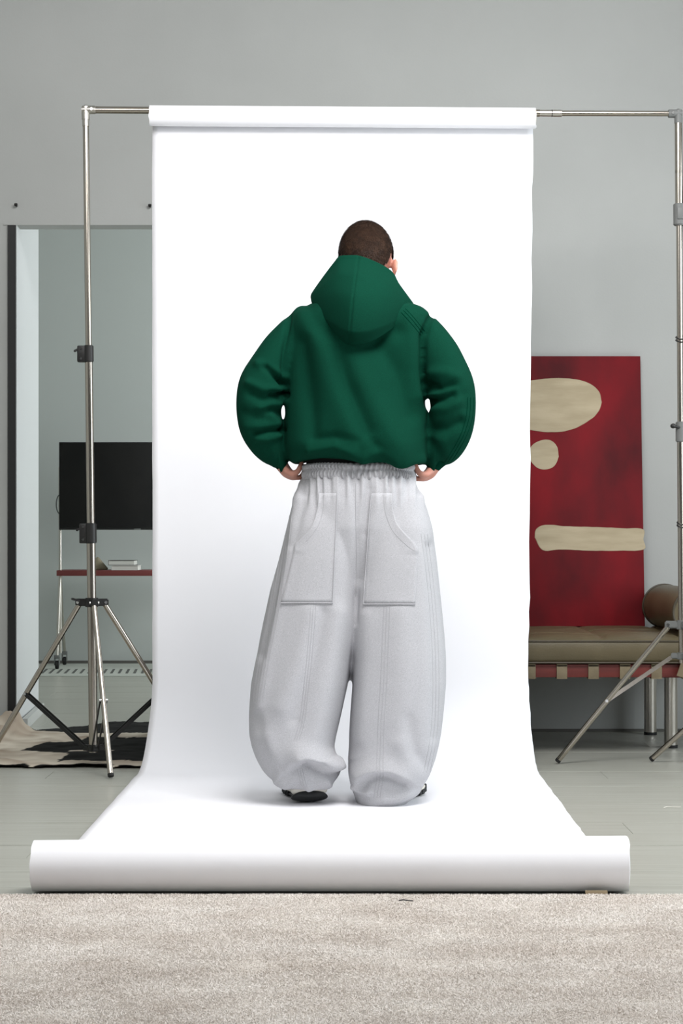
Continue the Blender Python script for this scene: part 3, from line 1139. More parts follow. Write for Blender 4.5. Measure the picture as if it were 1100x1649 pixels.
def bp(px, py, dy=0.0): return (fx(px), FY + dy, fz(py))


def row(px, py, dy, ra, rb): return (fx(px), FY + dy, fz(py), ra, rb)


B.rings([(fz(905), fx(505), fx(650), FY - .10, FY + .10), (fz(850), fx(496), fx(660), FY - .115, FY + .10), (fz(760), fx(497), fx(661), FY - .10, FY + .10), (fz(700), fx(505), fx(650), FY - .10, FY + .10),
         (fz(600), fx(492), fx(662), FY - .115, FY + .11), (fz(540), fx(488), fx(668), FY - .11, FY + .10), (fz(505), fx(505), fx(655), FY - .09, FY + .07), (fz(492), fx(540), fx(622), FY - .06, FY + .05)], m=40, e=2.2)
B.tube([row(578, 510, 0, .07, .065), row(582, 480, .02, .06, .06), row(586, 450, .045, .055, .058)], 12)
armL = [row(516, 530, 0, .045, .05), row(482, 550, -.002, .043, .05), row(452, 588, -.005, .034, .042), row(423, 625, -.018, .034, .042), row(413, 655, -.022, .036, .040), row(423, 690, -.028, .04, .042), row(438, 722, -.006, .032, .036), row(452, 746, .010, .022, .029), row(458, 755, .012, .0185, .03)]
armR = [row(642, 532, 0, .045, .05), row(680, 552, -.002, .044, .05), row(706, 590, -.005, .034, .042), row(728, 630, -.018, .034, .042), row(733, 657, -.022, .036, .040), row(724, 690, -.028, .04, .042), row(711, 724, -.006, .032, .036), row(701, 748, .010, .022, .029), row(695, 757, .012, .0185, .03)]
for a in (armL, armR): B.tube(a, 36)
# hands: palm, four fingers closed on the waistband, thumb up the side
for sgn, wx, wy in ((1, 456, 752), (-1, 698, 754)):
    def hp(dx, dy_, dd): return (fx(wx + sgn * dx), FY + .012 + dd, fz(wy + dy_))
    B.tube([hp(0, 0, 0) + (.018, .027), hp(5, 7, 0) + (.0185, .036), hp(11, 12, .002) + (.016, .040), hp(16, 15.5, .004) + (.0125, .038)], 12)
    for k, (dd, L) in enumerate(((-.028, .92), (-.009, 1.05), (.011, 1.1), (.030, 1.0))):
        r = (.0076, .0085, .0087, .0083)[k]
        B.tube([hp(12, 12, dd) + (r * 1.1, r * 1.1), hp(17, 17 - .6 * k, dd) + (r * 1.08, r * 1.08), hp(17 + 9 * L, 17.5 - .6 * k, dd) + (r, r), hp(17 + 15 * L, 13, dd + .002) + (r * .95, r * .95), hp(17 + 17.5 * L, 6, dd + .004) + (r * .85, r * .85)], 20, 14)
    B.tube([hp(5, 5, -.026) + (.012, .012), hp(13, 11, -.042) + (.0115, .0115), hp(23, 9, -.047) + (.0095, .0095), hp(28, 0, -.044) + (.0088, .0088), hp(31, -9, -.038) + (.0072, .0072)], 20, 14)
# legs and feet
for sgn, (hxp, kx, ax, ay) in ((-1, (528, 505, 497, -.02)), (1, (625, 640, 622, -.03))):
    B.tube([row(hxp, 860, 0, .082, .09), row(hxp - (3 if sgn < 0 else -3), 960, 0, .072, .078), row(kx, 1070, .01, .052, .058), row(kx - (2 if sgn < 0 else -2), 1140, -.01, .05, .055), row(ax, 1255, ay, .034, .038), row(ax, 1272, ay, .033, .036)], 40)
# head, modelled upright facing +y, then bowed
HC = Vector((fx(589.5), FY + .015, fz(358) - .098))
bow = math.radians(-30)
RH = Matrix.Rotation(math.radians(-3), 3, 'Y') @ Matrix.Rotation(bow, 3, 'X')
RHn = np.array(RH)
HD = Solid()
HD.ell((0, -.004, 0), (.0795, .098, .098))
HD.ell((0, .040, -.055), (.060, .060, .070))
HD.ell((0, .058, -.098), (.034, .035, .026))
HD.ell((0, .072, -.02), (.052, .030, .030))
HD.tube([(0, .098, -.012, .010, .008), (0, .114, -.040, .012, .012), (0, .112, -.050, .018, .010)], 10, 14)
HD.ell((0, .096, -.078), (.026, .012, .012))
for s in (-1, 1):
    HD.ell((s * .032, .090, .002), (.022, .013, .008))
    HD.ell((s * .045, .068, -.04), (.02, .025, .02))
    er = np.array(Matrix.Rotation(s * math.radians(28), 3, 'Z') @ Matrix.Rotation(math.radians(-12), 3, 'X'))
    HD.ell((s * .085, -.004, -.054), (.0065, .016, .029), er)
    HD.ell((s * .089, -.009, -.044), (.006, .010, .017), er)
    HD.ell((s * .082, .003, -.077), (.006, .008, .009), er)
HD.tube([(0, -.015, -.06, .056, .055), (0, .015, -.13, .056, .055), (0, .055, -.19, .06, .058)], 10)
for v in HD.V:
    v[:] = v @ RHn.T + np.array(HC)
for v, in zip(HD.V): pass
n0 = B.n
B.V += HD.V
B.F += [tuple(i + n0 for i in f) for f in HD.F]
B.n += HD.n
bmesh_body = B.skin('person', .0042, 3)
person = link('person', bmesh_body, M['skin'])
tag(person, 'person seen from behind in green hoodie and baggy grey sweatpants standing on the paper sweep', 'person')


def hloc(p): return np.array(p) @ RHn.T + np.array(HC)


for s in (-1, 1):
    c = hloc((s * .031, .088, -.014))
    MB().sphere(c, .0115, seg=16).build('eye', M['eye'], person)
c = hloc((0, .104, -.080))
MB().sphere(c, .012, (1.7, .5, .5), 14).build('lips', M['lips'], person)

# hair: cropped cap plus short strands
hv, hf = [], []
seg, rg_ = 72, 44
idx = {}


def hair_in(d):
    # d: direction on the skull (upright frame); keep crown, sides above the ears and the nape
    x, y, z = d
    ang_front = y
    lim = -0.86 if y < -.25 else (-0.5 if y < 0 else (-0.5 + 1.03 * (y / .75) ** 1.2))
    if abs(x) > .55 and -0.25 < y < .25: lim = max(lim, -.12)
    return z > lim


dirs = []
for i in range(rg_ + 1):
    a = PI * .86 * i / rg_
    for j in range(seg):
        t = 2 * PI * j / seg
        dirs.append((math.sin(a) * math.cos(t), math.sin(a) * math.sin(t), math.cos(a)))
keep = [hair_in(d) for d in dirs]
HRr = np.array((.0835, .1022, .1012))
HV = [hloc(np.array(d) * HRr * (1 + .004 * noise.noise(Vector(d) * 9)) + np.array((0, -.004, 0))) for d in dirs]
HF = []
for f in grid_faces(rg_ + 1, seg, True):
    if all(keep[i] for i in f): HF.append(f)
hm_ = mesh_from('hair', HV, HF)
bm = bmesh.new(); bm.from_mesh(hm_)
bmesh.ops.delete(bm, geom=[v for v in bm.verts if not v.link_faces], context='VERTS')
bmesh.ops.remove_doubles(bm, verts=bm.verts, dist=1e-5)
bmesh.ops.recalc_face_normals(bm, faces=bm.faces)
bm.to_mesh(hm_); bm.free()
hair = link('hair', hm_, M['scalp'], person)
NS = 15000
d = rng.normal(0, 1, (NS * 2, 3))
d /= np.linalg.norm(d, axis=1)[:, None]
d = np.array([q for q in d if hair_in(q)])[:NS]
NS = len(d)
Pn = d * HRr + np.array((0, -.004, 0))
nrm = d / HRr; nrm /= np.linalg.norm(nrm, axis=1)[:, None]
flow = np.stack([.25 * d[:, 0], -.6 * d[:, 1] - .1, -.75 * np.ones(NS)], 1) + rng.normal(0, .28, (NS, 3))
flow -= nrm * (flow * nrm).sum(1)[:, None]
flow /= np.linalg.norm(flow, axis=1)[:, None] + 1e-9
L = rng.uniform(.006, .010, NS) * (1 - .35 * np.clip(-d[:, 2] * 1.6, 0, 1))
side = np.cross(nrm, flow)
wd = .0005
tip = Pn + nrm * (L * .45)[:, None] + flow * (L * .85)[:, None]
SV = np.stack([Pn - side * wd - nrm * .0005, Pn + side * wd - nrm * .0005, tip], 1).reshape(-1, 3)
SV = SV @ RHn.T + np.array(HC)
sm = mesh_from('strands', SV, np.arange(NS * 3).reshape(-1, 3))
so = link('strands', sm, M['hair'], hair, smooth=False)
tag(so, kind='stuff')

# ---------------------------------------------------------------- trousers
T = Solid()


def ring(py, xl, xr, b, f): return (fz(py), fx(xl), fx(xr), FY - b, FY + f)


T.rings([ring(762, 490, 666, .124, .118), ring(770, 486, 669, .137, .124), ring(778, 484, 671, .141, .126), ring(790, 479, 676, .147, .13), ring(810, 472, 684, .150, .135), ring(850, 463, 693, .150, .135), ring(890, 478, 676, .136, .12), ring(930, 520, 632, .118, .10), ring(970, 552, 596, .095, .07), ring(1005, 566, 581, .065, .05)], m=50, seg=96, e=2.5)
LL = [(785, 500, 572, .10), (800, 474, 576, .125), (850, 462, 578, .150), (900, 449, 578, .158), (950, 434, 580, .16), (1000, 423, 579, .162), (1030, 417, 574, .163), (1060, 412, 567, .165), (1100, 405, 561, .166), (1150, 402, 549, .165), (1180, 403, 541, .16), (1200, 407, 536, .155), (1215, 412, 538, .148), (1226, 417, 547, .142), (1238, 424, 549, .135), (1246, 431, 546, .130), (1254, 442, 539, .124), (1260, 452, 533, .118), (1264, 461, 529, .112)]
RL = [(785, 584, 655, .10), (800, 579, 682, .125), (850, 577, 694, .150), (900, 575, 701, .158), (950, 566, 707, .16), (1000, 562, 713, .162), (1030, 564, 716, .163), (1060, 567.5, 718, .165), (1100, 567, 718, .166), (1150, 564, 714, .165), (1180, 563, 711, .16), (1200, 563, 707, .158), (1220, 562, 702, .152), (1240, 562, 694, .146), (1260, 565, 683, .14), (1275, 569, 676, .136), (1284, 572, 662, .130), (1292, 574, 652, .124), (1297, 576, 644, .118)]
for tab in (LL, RL):
    T.rings([ring(a, l, r, dp, dp * .92) for a, l, r, dp in tab], m=110, seg=80, e=2.65)
tm = T.skin('trousers', .0042, 6)
co, no = get_co(tm), get_no(tm)
px = co[:, 0] * FS + 550
py = 867 + (EYE - co[:, 2]) * FS
back = sstep(-.15, .45, -no[:, 1])
disp = np.zeros(len(co))


def fold(pts, wdt, amp, field=None):
    global disp
    d_ = polydist(px, py, pts)
    disp += amp * np.exp(-(d_ / wdt) ** 2) * (back if field is None else field)


def crease(pts, wdt, amp):
    """a valley flanked by a soft ridge"""
    global disp
    d_ = polydist(px, py, pts)
    disp += back * amp * (-1.0 * np.exp(-(d_ / wdt) ** 2) + .55 * np.exp(-((d_ - wdt * 2.1) / (wdt * 1.1)) ** 2))


def lip(pts, up_w, dn_w, amp, ends=14):
    """cloth swelling towards a line and breaking off sharply on its right-hand (lower) side"""
    global disp
    P = crom(np.array(pts, float), 40)
    d_ = np.full(len(px), 1e9)
    sg = np.zeros(len(px))
    tt = np.zeros(len(px))
    n_ = len(P) - 1
    for i in range(n_):
        (x0, y0), (x1, y1) = P[i], P[i + 1]
        dx, dy = x1 - x0, y1 - y0
        t = np.clip(((px - x0) * dx + (py - y0) * dy) / (dx * dx + dy * dy + 1e-9), 0, 1)
        q = np.hypot(px - x0 - t * dx, py - y0 - t * dy)
        m_ = q < d_
        d_[m_] = q[m_]
        sg[m_] = np.sign(dx * (py - y0) - dy * (px - x0))[m_]
        tt[m_] = ((i + t) / n_)[m_]
    w_ = np.where(sg > 0, dn_w, up_w)
    taper = np.clip(np.minimum(tt, 1 - tt) * 4 + .15, 0, 1)
    disp += 1.4 * back * amp * taper * np.exp(-(d_ / w_) ** 1.5)


# gathers below the waistband
ga = sstep(830, 772, py)
disp += .0052 * ga * np.sin(px * .42 + 1.6 * np.sin(px * .11)) + .0016 * ga * np.sin(px * .83 + 2)
fold([(573, 772), (573, 830), (574, 900), (573, 1000)], 5, -.006)
fold([(592, 790), (585, 850), (578, 930)], 9, -.007)
fold([(605, 772), (596, 800), (588, 860)], 6, -.004)
fold([(500, 775), (484, 830), (474, 878)], 7, -.006)
fold([(525, 776), (521, 800)], 5, -.003)
# side panel edge on the left, long soft drape lines
fold([(478, 800), (470, 880), (452, 970), (432, 1060), (420, 1130)], 9, .009)
fold([(462, 820), (456, 880), (438, 970), (420, 1050)], 10, -.011)
fold([(500, 985), (482, 1060), (455, 1130)], 16, .009)
fold([(545, 985), (530, 1080), (510, 1170)], 16, .009)
fold([(522, 985), (500, 1080), (478, 1150)], 10, -.007)
fold([(690, 880), (697, 980), (700, 1080), (697, 1180)], 9, -.008)
fold([(640, 985), (645, 1080), (640, 1180)], 20, .008)
fold([(590, 990), (585, 1080), (580, 1180)], 14, .007)
# knee / cuff breaks, left leg
lip([(462, 1232), (478, 1212), (494, 1208), (508, 1216), (524, 1228), (540, 1232), (554, 1226)], 20, 4.5, .034)
fold([(495, 1222), (512, 1232), (542, 1240)], 6, -.013)
lip([(470, 1236), (486, 1244), (496, 1258), (500, 1268)], 12, 5, .008)
lip([(536, 1268), (530, 1256), (524, 1240)], 12, 5, .010)
lip([(440, 1252), (456, 1254), (470, 1262)], 12, 4, .008)
fold([(430, 1180), (445, 1220), (460, 1250)], 14, .008)
fold([(415, 1150), (430, 1200), (445, 1235)], 9, -.006)
# right leg
lip([(573, 1266), (580, 1248), (592, 1236), (608, 1231), (628, 1232), (648, 1242), (668, 1256)], 18, 5, .020)
fold([(584, 1262), (590, 1248), (606, 1240), (626, 1242), (646, 1253)], 6, -.008)
lip([(570, 1256), (576, 1264), (590, 1268), (602, 1267)], 8, 3.5, .010)
lip([(600, 1282), (640, 1276), (668, 1264)], 12, 5, .007)
fold([(640, 1190), (655, 1220), (680, 1240)], 14, .006)
fold([(655, 1150), (664, 1200), (680, 1225)], 10, -.005)
nz = np.array([noise.noise(Vector((p[0] * 6, p[1] * 6, p[2] * 3.0))) for p in co])
disp += .0055 * nz * sstep(780, 850, py)
co += no * disp[:, None]
# hems: hollow the cuff rims downwards a little
set_co(tm, co)
smooth_mesh(tm, 1)
tro = link('trousers', tm, M['greyknit'], person)
tag(tro, 'baggy heather grey sweatpants')
bvh_t = BVHTree.FromPolygons([Vector(v) for v in get_co(tm)], [tuple(p.vertices) for p in tm.polygons])


def proj(bvh, pxx, pyy, off=0.0):
    """point of the garment's back that was measured at (pxx, pyy)"""
    x0, z0 = fx(pxx), fz(pyy)
    # the garment's back lies in front of the measuring plane: follow the sight line to it
    best = None
    yq = FY - .15
    for _ in range(3):
        k = yq / FY
        o = Vector((x0 * k, 4.6, EYE + (z0 - EYE) * k))
        hit = bvh.ray_cast(o, Vector((0, 1, 0)))
        if hit[0] is None: return None
        yq = hit[0].y
        best = hit
    return best[0] + best[1] * off, best[1]


def line_on(bvh, pts, n=60, off=.0004, r=.0012):
    P = crom(np.array(pts, float), n)
    out = []
    for p in P:
        h_ = proj(bvh, p[0], p[1], off)
        if h_ is not None: out.append(h_[0])
    return out


def stitched(name, bvh, lines, m, parent, r=.0010, off=-.0001, n=60):
    mb = MB()
    for ln_ in lines:
        q = line_on(bvh, ln_, n, off)
        if len(q) > 3: mb.tube(q, r, 6)
    return mb.build(name, m, parent)


def shifted(pts, offs):
    return [[(x + o * k, y) for (x, y), k in zip(pts, np.ones(len(pts)))] for o in offs]


M['thread'] = mat('grey_thread', (166, 166, 169), 0.9)
M['greenthread'] = mat('green_thread', (0, 46, 32), 0.95, spec=0.03)
stitched('seam', bvh_t, shifted([(505, 975), (500, 1040), (494, 1100), (487, 1160), (478, 1192)], (-4, 0, 4)) + shifted([(482, 1238), (485, 1252), (489, 1266)], (-3, 1, 5)), M['thread'], tro)
stitched('seam', bvh_t, shifted([(623, 978), (620, 1050), (618, 1100), (614, 1160), (612, 1225), (612, 1250), (607, 1285)], (-5, 0, 5)), M['thread'], tro)
lx = [(463, 830), (455, 900), (441, 990), (427, 1060), (416, 1130)]
stitched('side_stitching', bvh_t, shifted(lx, (-9, -5, -1, 3, 7)), M['thread'], tro)
rx = [(684, 860), (693, 930), (700, 1010), (703, 1080), (702, 1150), (697, 1200), (688, 1245)]
stitched('side_stitching', bvh_t, shifted(rx, (-6, -1, 4)), M['thread'], tro)
stitched('centre_seam', bvh_t, [[(573, 778), (573, 830), (574, 900), (573, 960)]], M['thread'], tro, r=.0014)
stitched('yoke_seam', bvh_t, shifted([(511, 774), (511.5, 784), (512, 793)], (-3, 0, 4)), M['thread'], tro, n=14)


def pocket(rows, name, name_side):
    """rows: (py, xl, xr) measured outline of a patch pocket; laid on the cloth with a raised edge"""
    R = np.array(rows, float)
    pyv = np.linspace(R[0, 0], R[-1, 0], 54)
    xl, xr = np.interp(pyv, R[:, 0], R[:, 1]), np.interp(pyv, R[:, 0], R[:, 2])
    m = 30
    V, N, ok = [], [], True
    for i in range(len(pyv)):
        for j in range(m):
            h_ = proj(bvh_t, xl[i] + (xr[i] - xl[i]) * j / (m - 1), pyv[i] + (0 if True else 0))
            if h_ is None: h_ = (Vector((fx(xl[i]), FY - .15, fz(pyv[i]))), Vector((0, -1, 0)))
            V.append(np.array(h_[0])); N.append(np.array(h_[1]))
    V, N = np.array(V), np.array(N)
    n = len(pyv)
    G = V.reshape(n, m, 3)
    # soften what the pocket bridges
    for _ in range(8):
        G[1:-1, 1:-1] = .5 * G[1:-1, 1:-1] + .125 * (G[:-2, 1:-1] + G[2:, 1:-1] + G[1:-1, :-2] + G[1:-1, 2:])
    off = np.full((n, m), .0034)
    oc = np.linspace(0, 1, m)[None, :] if name_side else np.linspace(1, 0, m)[None, :]
    off = off + .004 * np.clip(1 - (1 - oc) / .35, 0, 1) * (pyv < 890)[:, None]
    off *= np.clip((np.arange(n) + 1) / 5.0, 0, 1)[:, None]
    off[0], off[-1], off[:, 0], off[:, -1] = -.003, -.003, -.003, -.003
    G2 = G + np.array((0, -1, 0)) * off[:, :, None]
    # pull second ring right next to the edge for a crisp fold
    for a, b in (((0, slice(None)), (1, slice(None))), ((n - 1, slice(None)), (n - 2, slice(None)))):
        G2[b][:, [0, 2]] = (G2[a] * .9 + G2[b] * .1)[:, [0, 2]]
    for a, b in ((0, 1), (m - 1, m - 2)):
        G2[:, b, 0] = G2[:, a, 0] * .9 + G2[:, b, 0] * .1
        G2[:, b, 2] = G2[:, a, 2] * .9 + G2[:, b, 2] * .1
    me = mesh_from(name, G2.reshape(-1, 3), grid_faces(n, m))
    o = link(name, me, M['greyknit'], tro)
    return o, G2


def edge_tube(G, ids, parent, name='edge_seam', r=.0017):
    mb = MB()
    for q in ids: mb.tube([tuple(p + np.array((0, -.0006, 0))) for p in q], r, 6)
    return mb.build(name, M['greyknit'], parent)


pl, GL = pocket([(794, 513, 543), (815, 511.5, 542.6), (835, 507, 541.8), (850, 500, 541.2), (862, 490, 540.7), (870, 481, 540.4), (877, 473.5, 540), (885, 473.5, 539.7), (900, 470, 539), (930, 463, 537.6), (950, 457.5, 536.8), (971, 452, 536)], 'pocket', 0)
pr, GR = pocket([(794, 598, 631), (820, 595.6, 633), (840, 594, 638), (852, 593, 646), (864, 592.2, 658), (874, 591.6, 668), (883, 591, 674), (900, 589.8, 673.3), (930, 587.6, 671.6), (950, 586.3, 670.6), (973, 585, 669)], 'pocket', 1)
for G, o, inner in ((GL, pl, -2), (GR, pr, 1)):
    edge_tube(G, [G[:, inner], G[-2, 1:-1]], o)
# stitch band along the curved openings
bl = [(522, 797), (521, 815), (517, 835), (511, 850), (502, 862), (492, 873)]
br = [(617, 797), (619, 815), (623, 833), (631, 852), (644, 868), (660, 882), (668, 887)]
for ln_, o, G in ((bl, pl, GL), (br, pr, GR)):
    me = o.data
    bv = BVHTree.FromPolygons([Vector(v) for v in get_co(me)], [tuple(p.vertices) for p in me.polygons])
    q = line_on(bv, ln_, 40, .0003)
    s_o = MB().tube(q, .0011, 6).build('band_stitching', M['thread'], o)

# waistband: two ruched rows
nt_, nv_ = 920, 20
V = []
cx, hw = fx(577.5), (fx(667) - fx(488)) / 2
for i in range(nv_):
    v = i / (nv_ - 1)
    pyv = 747.5 + 26.5 * v
    row_b = math.sin(PI * (v / .40)) if v < .40 else math.sin(PI * ((v - .40) / .60))
    row_b = max(row_b, 0) ** .6
    for j in range(nt_):
        a = 2 * PI * j / nt_
        e = 2.45
        c_ = math.copysign(abs(math.cos(a)) ** (2 / e), math.cos(a))
        s_ = math.copysign(abs(math.sin(a)) ** (2 / e), math.sin(a))
        w_ = j / nt_ * 2 * PI
        ph = 92 * w_ + 1.1 * math.sin(7 * w_) + .9 * math.sin(17 * w_ + v * 2)
        ru = (.5 + .5 * math.sin(ph + (1.2 if v > .40 else 0))) ** 1.3
        amp = .0085 * (1 - .72 * sstep(.80, 1.0, abs(math.cos(a))))
        r_ = .0035 * row_b + amp * ru * row_b + .0022 * noise.noise(Vector((math.cos(a) * 6, math.sin(a) * 6, v * 3)))
        zz = fz(pyv) + .0012 * math.sin(5 * w_) - (.002 * ru * (1 - v) if v < .1 else 0)
        V.append((cx + (hw + r_) * c_ * (1 + .005 * v), FY + (.126 + .006 * v + r_) * s_, zz))
F = grid_faces(nv_, nt_, True)
b0 = len(V)
for i, (rr_, pyv) in enumerate(((.009, 748.0), (.012, 772))):
    for j in range(nt_):
        a = 2 * PI * j / nt_
        e = 2.45
        c_ = math.copysign(abs(math.cos(a)) ** (2 / e), math.cos(a))
        s_ = math.copysign(abs(math.sin(a)) ** (2 / e), math.sin(a))
        V.append((cx + (hw - rr_) * c_, FY + (.126 - rr_) * s_, fz(pyv)))
for j in range(nt_):
    k = (j + 1) % nt_
    F.append((j, k, b0 + k, b0 + j))
    F.append((b0 + j, b0 + k, b0 + nt_ + k, b0 + nt_ + j))
wbm = mesh_from('waistband', V, F)
link('waistband', wbm, M['greyknit'], tro)

# black undershirt showing between hoodie and waistband
U = Solid()
U.rings([(fz(765), fx(495), fx(663), FY - .113, FY + .113), (fz(745), fx(493), fx(664), FY - .117, FY + .115), (fz(700), fx(492), fx(664), FY - .118, FY + .118), (fz(660), fx(492), fx(664), FY - .118, FY + .118)], m=20, seg=64, e=2.4)
link('undershirt', U.skin('undershirt', .006, 2), M['undershirt'], person)

# ---------------------------------------------------------------- hoodie
Hd = Solid()
Hd.rings([ring(482, 530, 632, .075, .05), ring(488, 505, 655, .095, .07), ring(496, 484, 680, .115, .09), ring(510, 473, 694, .130, .11), ring(530, 467, 694, .142, .12), ring(560, 463, 688, .150, .13), ring(600, 461, 684, .155, .14), ring(640, 460, 686, .160, .145), ring(680, 459, 688, .168, .15), ring(705, 458, 689, .172, .155), ring(718, 458, 689, .172, .153), ring(730, 461, 689, .163, .145), ring(737, 467, 687, .150, .135), ring(741, 474, 684, .136, .125)], m=90, seg=96, e=2.5)
sl = [(498, 518, 0, 30, .070), (476, 536, 0, 28, .076), (457, 565, -.01, 34, .082), (438.5, 595, -.02, 37, .085), (424, 625, -.03, 39, .085), (417, 655, -.036, 37, .082), (420, 685, -.03, 35, .076), (428, 708, -.015, 31, .068), (439.5, 728, 0, 24.5, .056), (449, 741, .008, 15, .043)]
sr = [(655, 522, 0, 28, .070), (684, 540, 0, 32, .078), (702, 568, -.01, 36, .083), (715, 597, -.02, 36, .085), (725, 627, -.03, 37.5, .085), (729, 655, -.036, 37, .082), (727, 685, -.03, 36, .076), (720.5, 708, -.015, 33, .068), (710, 729, 0, 27, .056), (702, 742, .008, 16, .043)]
for s in (sl, sr):
    Hd.tube([(fx(a), FY + c_, fz(b), d_ / FS, e_) for a, b, c_, d_, e_ in s], 60, 56)
hm2 = Hd.skin('hoodie', .0042, 6)
co, no = get_co(hm2), get_no(hm2)
px = co[:, 0] * FS + 550
py = 867 + (EYE - co[:, 2]) * FS
back = sstep(-.2, .4, -no[:, 1])
disp = np.zeros(len(co))
# armhole lines
fold([(466, 496), (464, 530), (460, 570), (459, 615), (460, 640)], 5, -.012)
fold([(700, 500), (690, 520), (679, 548), (677, 590), (680, 630), (689, 655)], 5, -.013)
fold([(696, 506), (688, 524)], 10, .004)
# sleeve wrinkles, left
fold([(430, 597), (442, 608), (458, 622)], 5, -.016)
fold([(418, 590), (440, 602), (460, 612)], 7, .007)
fold([(404, 622), (425, 632), (458, 630)], 7, .009)
fold([(438, 638), (462, 638)], 3.2, -.016)
fold([(408, 638), (428, 648), (450, 646)], 8, -.008)
fold([(420, 660), (445, 652), (460, 650)], 6, .008)
fold([(438, 665), (452, 668)], 7, -.009)
fold([(442, 672), (447, 690)], 6, .006)
fold([(412, 702), (430, 698), (456, 693)], 5, -.012)
fold([(416, 708), (432, 710), (450, 703)], 6, .007)
fold([(400, 690), (425, 690), (445, 684)], 8, .005)
fold([(395, 668), (415, 676), (440, 682)], 8, -.005)
# right
fold([(690, 622), (706, 632), (726, 628)], 7, -.012)
fold([(694, 604), (715, 606), (730, 612)], 9, .008)
fold([(688, 640), (705, 636), (728, 630)], 5, .009)
fold([(690, 648), (708, 648), (726, 642)], 6, -.010)
fold([(694, 662), (715, 662), (735, 652)], 8, .006)
fold([(745, 640), (748, 660)], 9, -.004)
fold([(696, 692), (715, 694), (738, 684)], 9, -.010)
fold([(694, 708), (712, 714), (718, 735)], 9, .004)
fold([(692, 712), (705, 728), (712, 745)], 7, -.006)
# torso folds
fold([(505, 520), (520, 570), (540, 640), (575, 720)], 24, .016)
fold([(560, 560), (580, 620), (610, 680), (640, 735)], 22, .014)
fold([(545, 575), (556, 620), (590, 700)], 12, -.010)
fold([(490, 560), (497, 620), (505, 700)], 14, -.010)
fold([(610, 560), (640, 610), (660, 670)], 16, -.011)
fold([(655, 520), (664, 580), (670, 640)], 14, .008)
fold([(497, 497), (512, 530), (540, 556), (566, 568), (600, 562), (636, 540)], 13, -.010)
fold([(500, 728), (540, 722), (580, 735), (610, 728), (640, 742), (680, 738)], 6, .008)
fold([(505, 712), (540, 708), (575, 716)], 7, -.006)
fold([(598, 715), (620, 735), (640, 746)], 6, -.005)
fold([(585, 738), (610, 745)], 6, .006)
nz = np.array([noise.noise(Vector((p[0] * 9, p[1] * 9, p[2] * 7))) for p in co])
disp *= 1.45
disp += .005 * nz * (py > 500)
co += no * disp[:, None]
# uneven lower edge of the blouson
lo_ = sstep(715, 748, py) * (np.abs(px - 575) < 125)
co[:, 2] -= lo_ * np.interp(px, [455, 478, 492, 520, 560, 600, 640, 665, 690], [.016, .012, .004, -.003, .000, .005, .011, .010, .014])
set_co(hm2, co)
smooth_mesh(hm2, 2)
hoodie = link('hoodie', hm2, M['green'], person)
tag(hoodie, 'dark green hooded sweatshirt')
bvh_h = BVHTree.FromPolygons([Vector(v) for v in get_co(hm2)], [tuple(p.vertices) for p in hm2.polygons])
stitched('raglan_seam', bvh_h, [[(646, 503), (660, 518), (678, 540)], [(650, 500), (664, 515), (681, 537)], [(653, 497), (667, 512), (684, 533)]], M['greenthread'], hoodie, r=.0014)
stitched('sleeve_seam', bvh_h, shifted([(759, 640), (757, 670), (748, 700), (733, 728), (722, 745)], (-6, -1, 4)), M['greenthread'], hoodie, r=.0013)
# cuffs
for rows_ in ([(443, 735, .006, .033, .044), (450, 742, .010, .026, .040), (455, 748, .012, .0225, .038)], [(707, 737, .006, .033, .044), (702, 745, .010, .026, .040), (698, 751, .012, .0225, .038)]):
    Rr = crom(np.array([(fx(a), FY + c_, fz(b), d_, e_) for a, b, c_, d_, e_ in rows_]), 10)
    V, F = tube_geo(Rr[:, :3], Rr[:, 3], Rr[:, 4], 40, caps=False)
    o = link('cuff', mesh_from('cuff', V, F), M['greenrib'], hoodie)
    s = o.modifiers.new('s', 'SOLIDIFY'); s.thickness = .004; s.offset = -1

# hood: pillow between an upper and a lower outline
upper = [(500, 478), (503, 470), (522, 443), (538, 422), (546.5, 412.5), (560, 411), (578, 411.5), (600, 419), (622, 430), (634, 440), (642, 455), (654, 472), (665, 487), (667, 491)]
lower = [(500, 478), (502, 488), (510, 508), (524, 526), (540, 541), (554, 551), (563, 554.5), (576, 555), (594, 551), (614, 541), (634, 527), (652, 511), (663, 499), (667, 491)]


def arcl(P, n):
    P = crom(np.array(P, float), 300)
    s_ = np.concatenate([[0], np.cumsum(np.hypot(*np.diff(P, axis=0).T))])
    t = np.linspace(0, s_[-1], n)
    return np.stack([np.interp(t, s_, P[:, k]) for k in (0, 1)], 1)


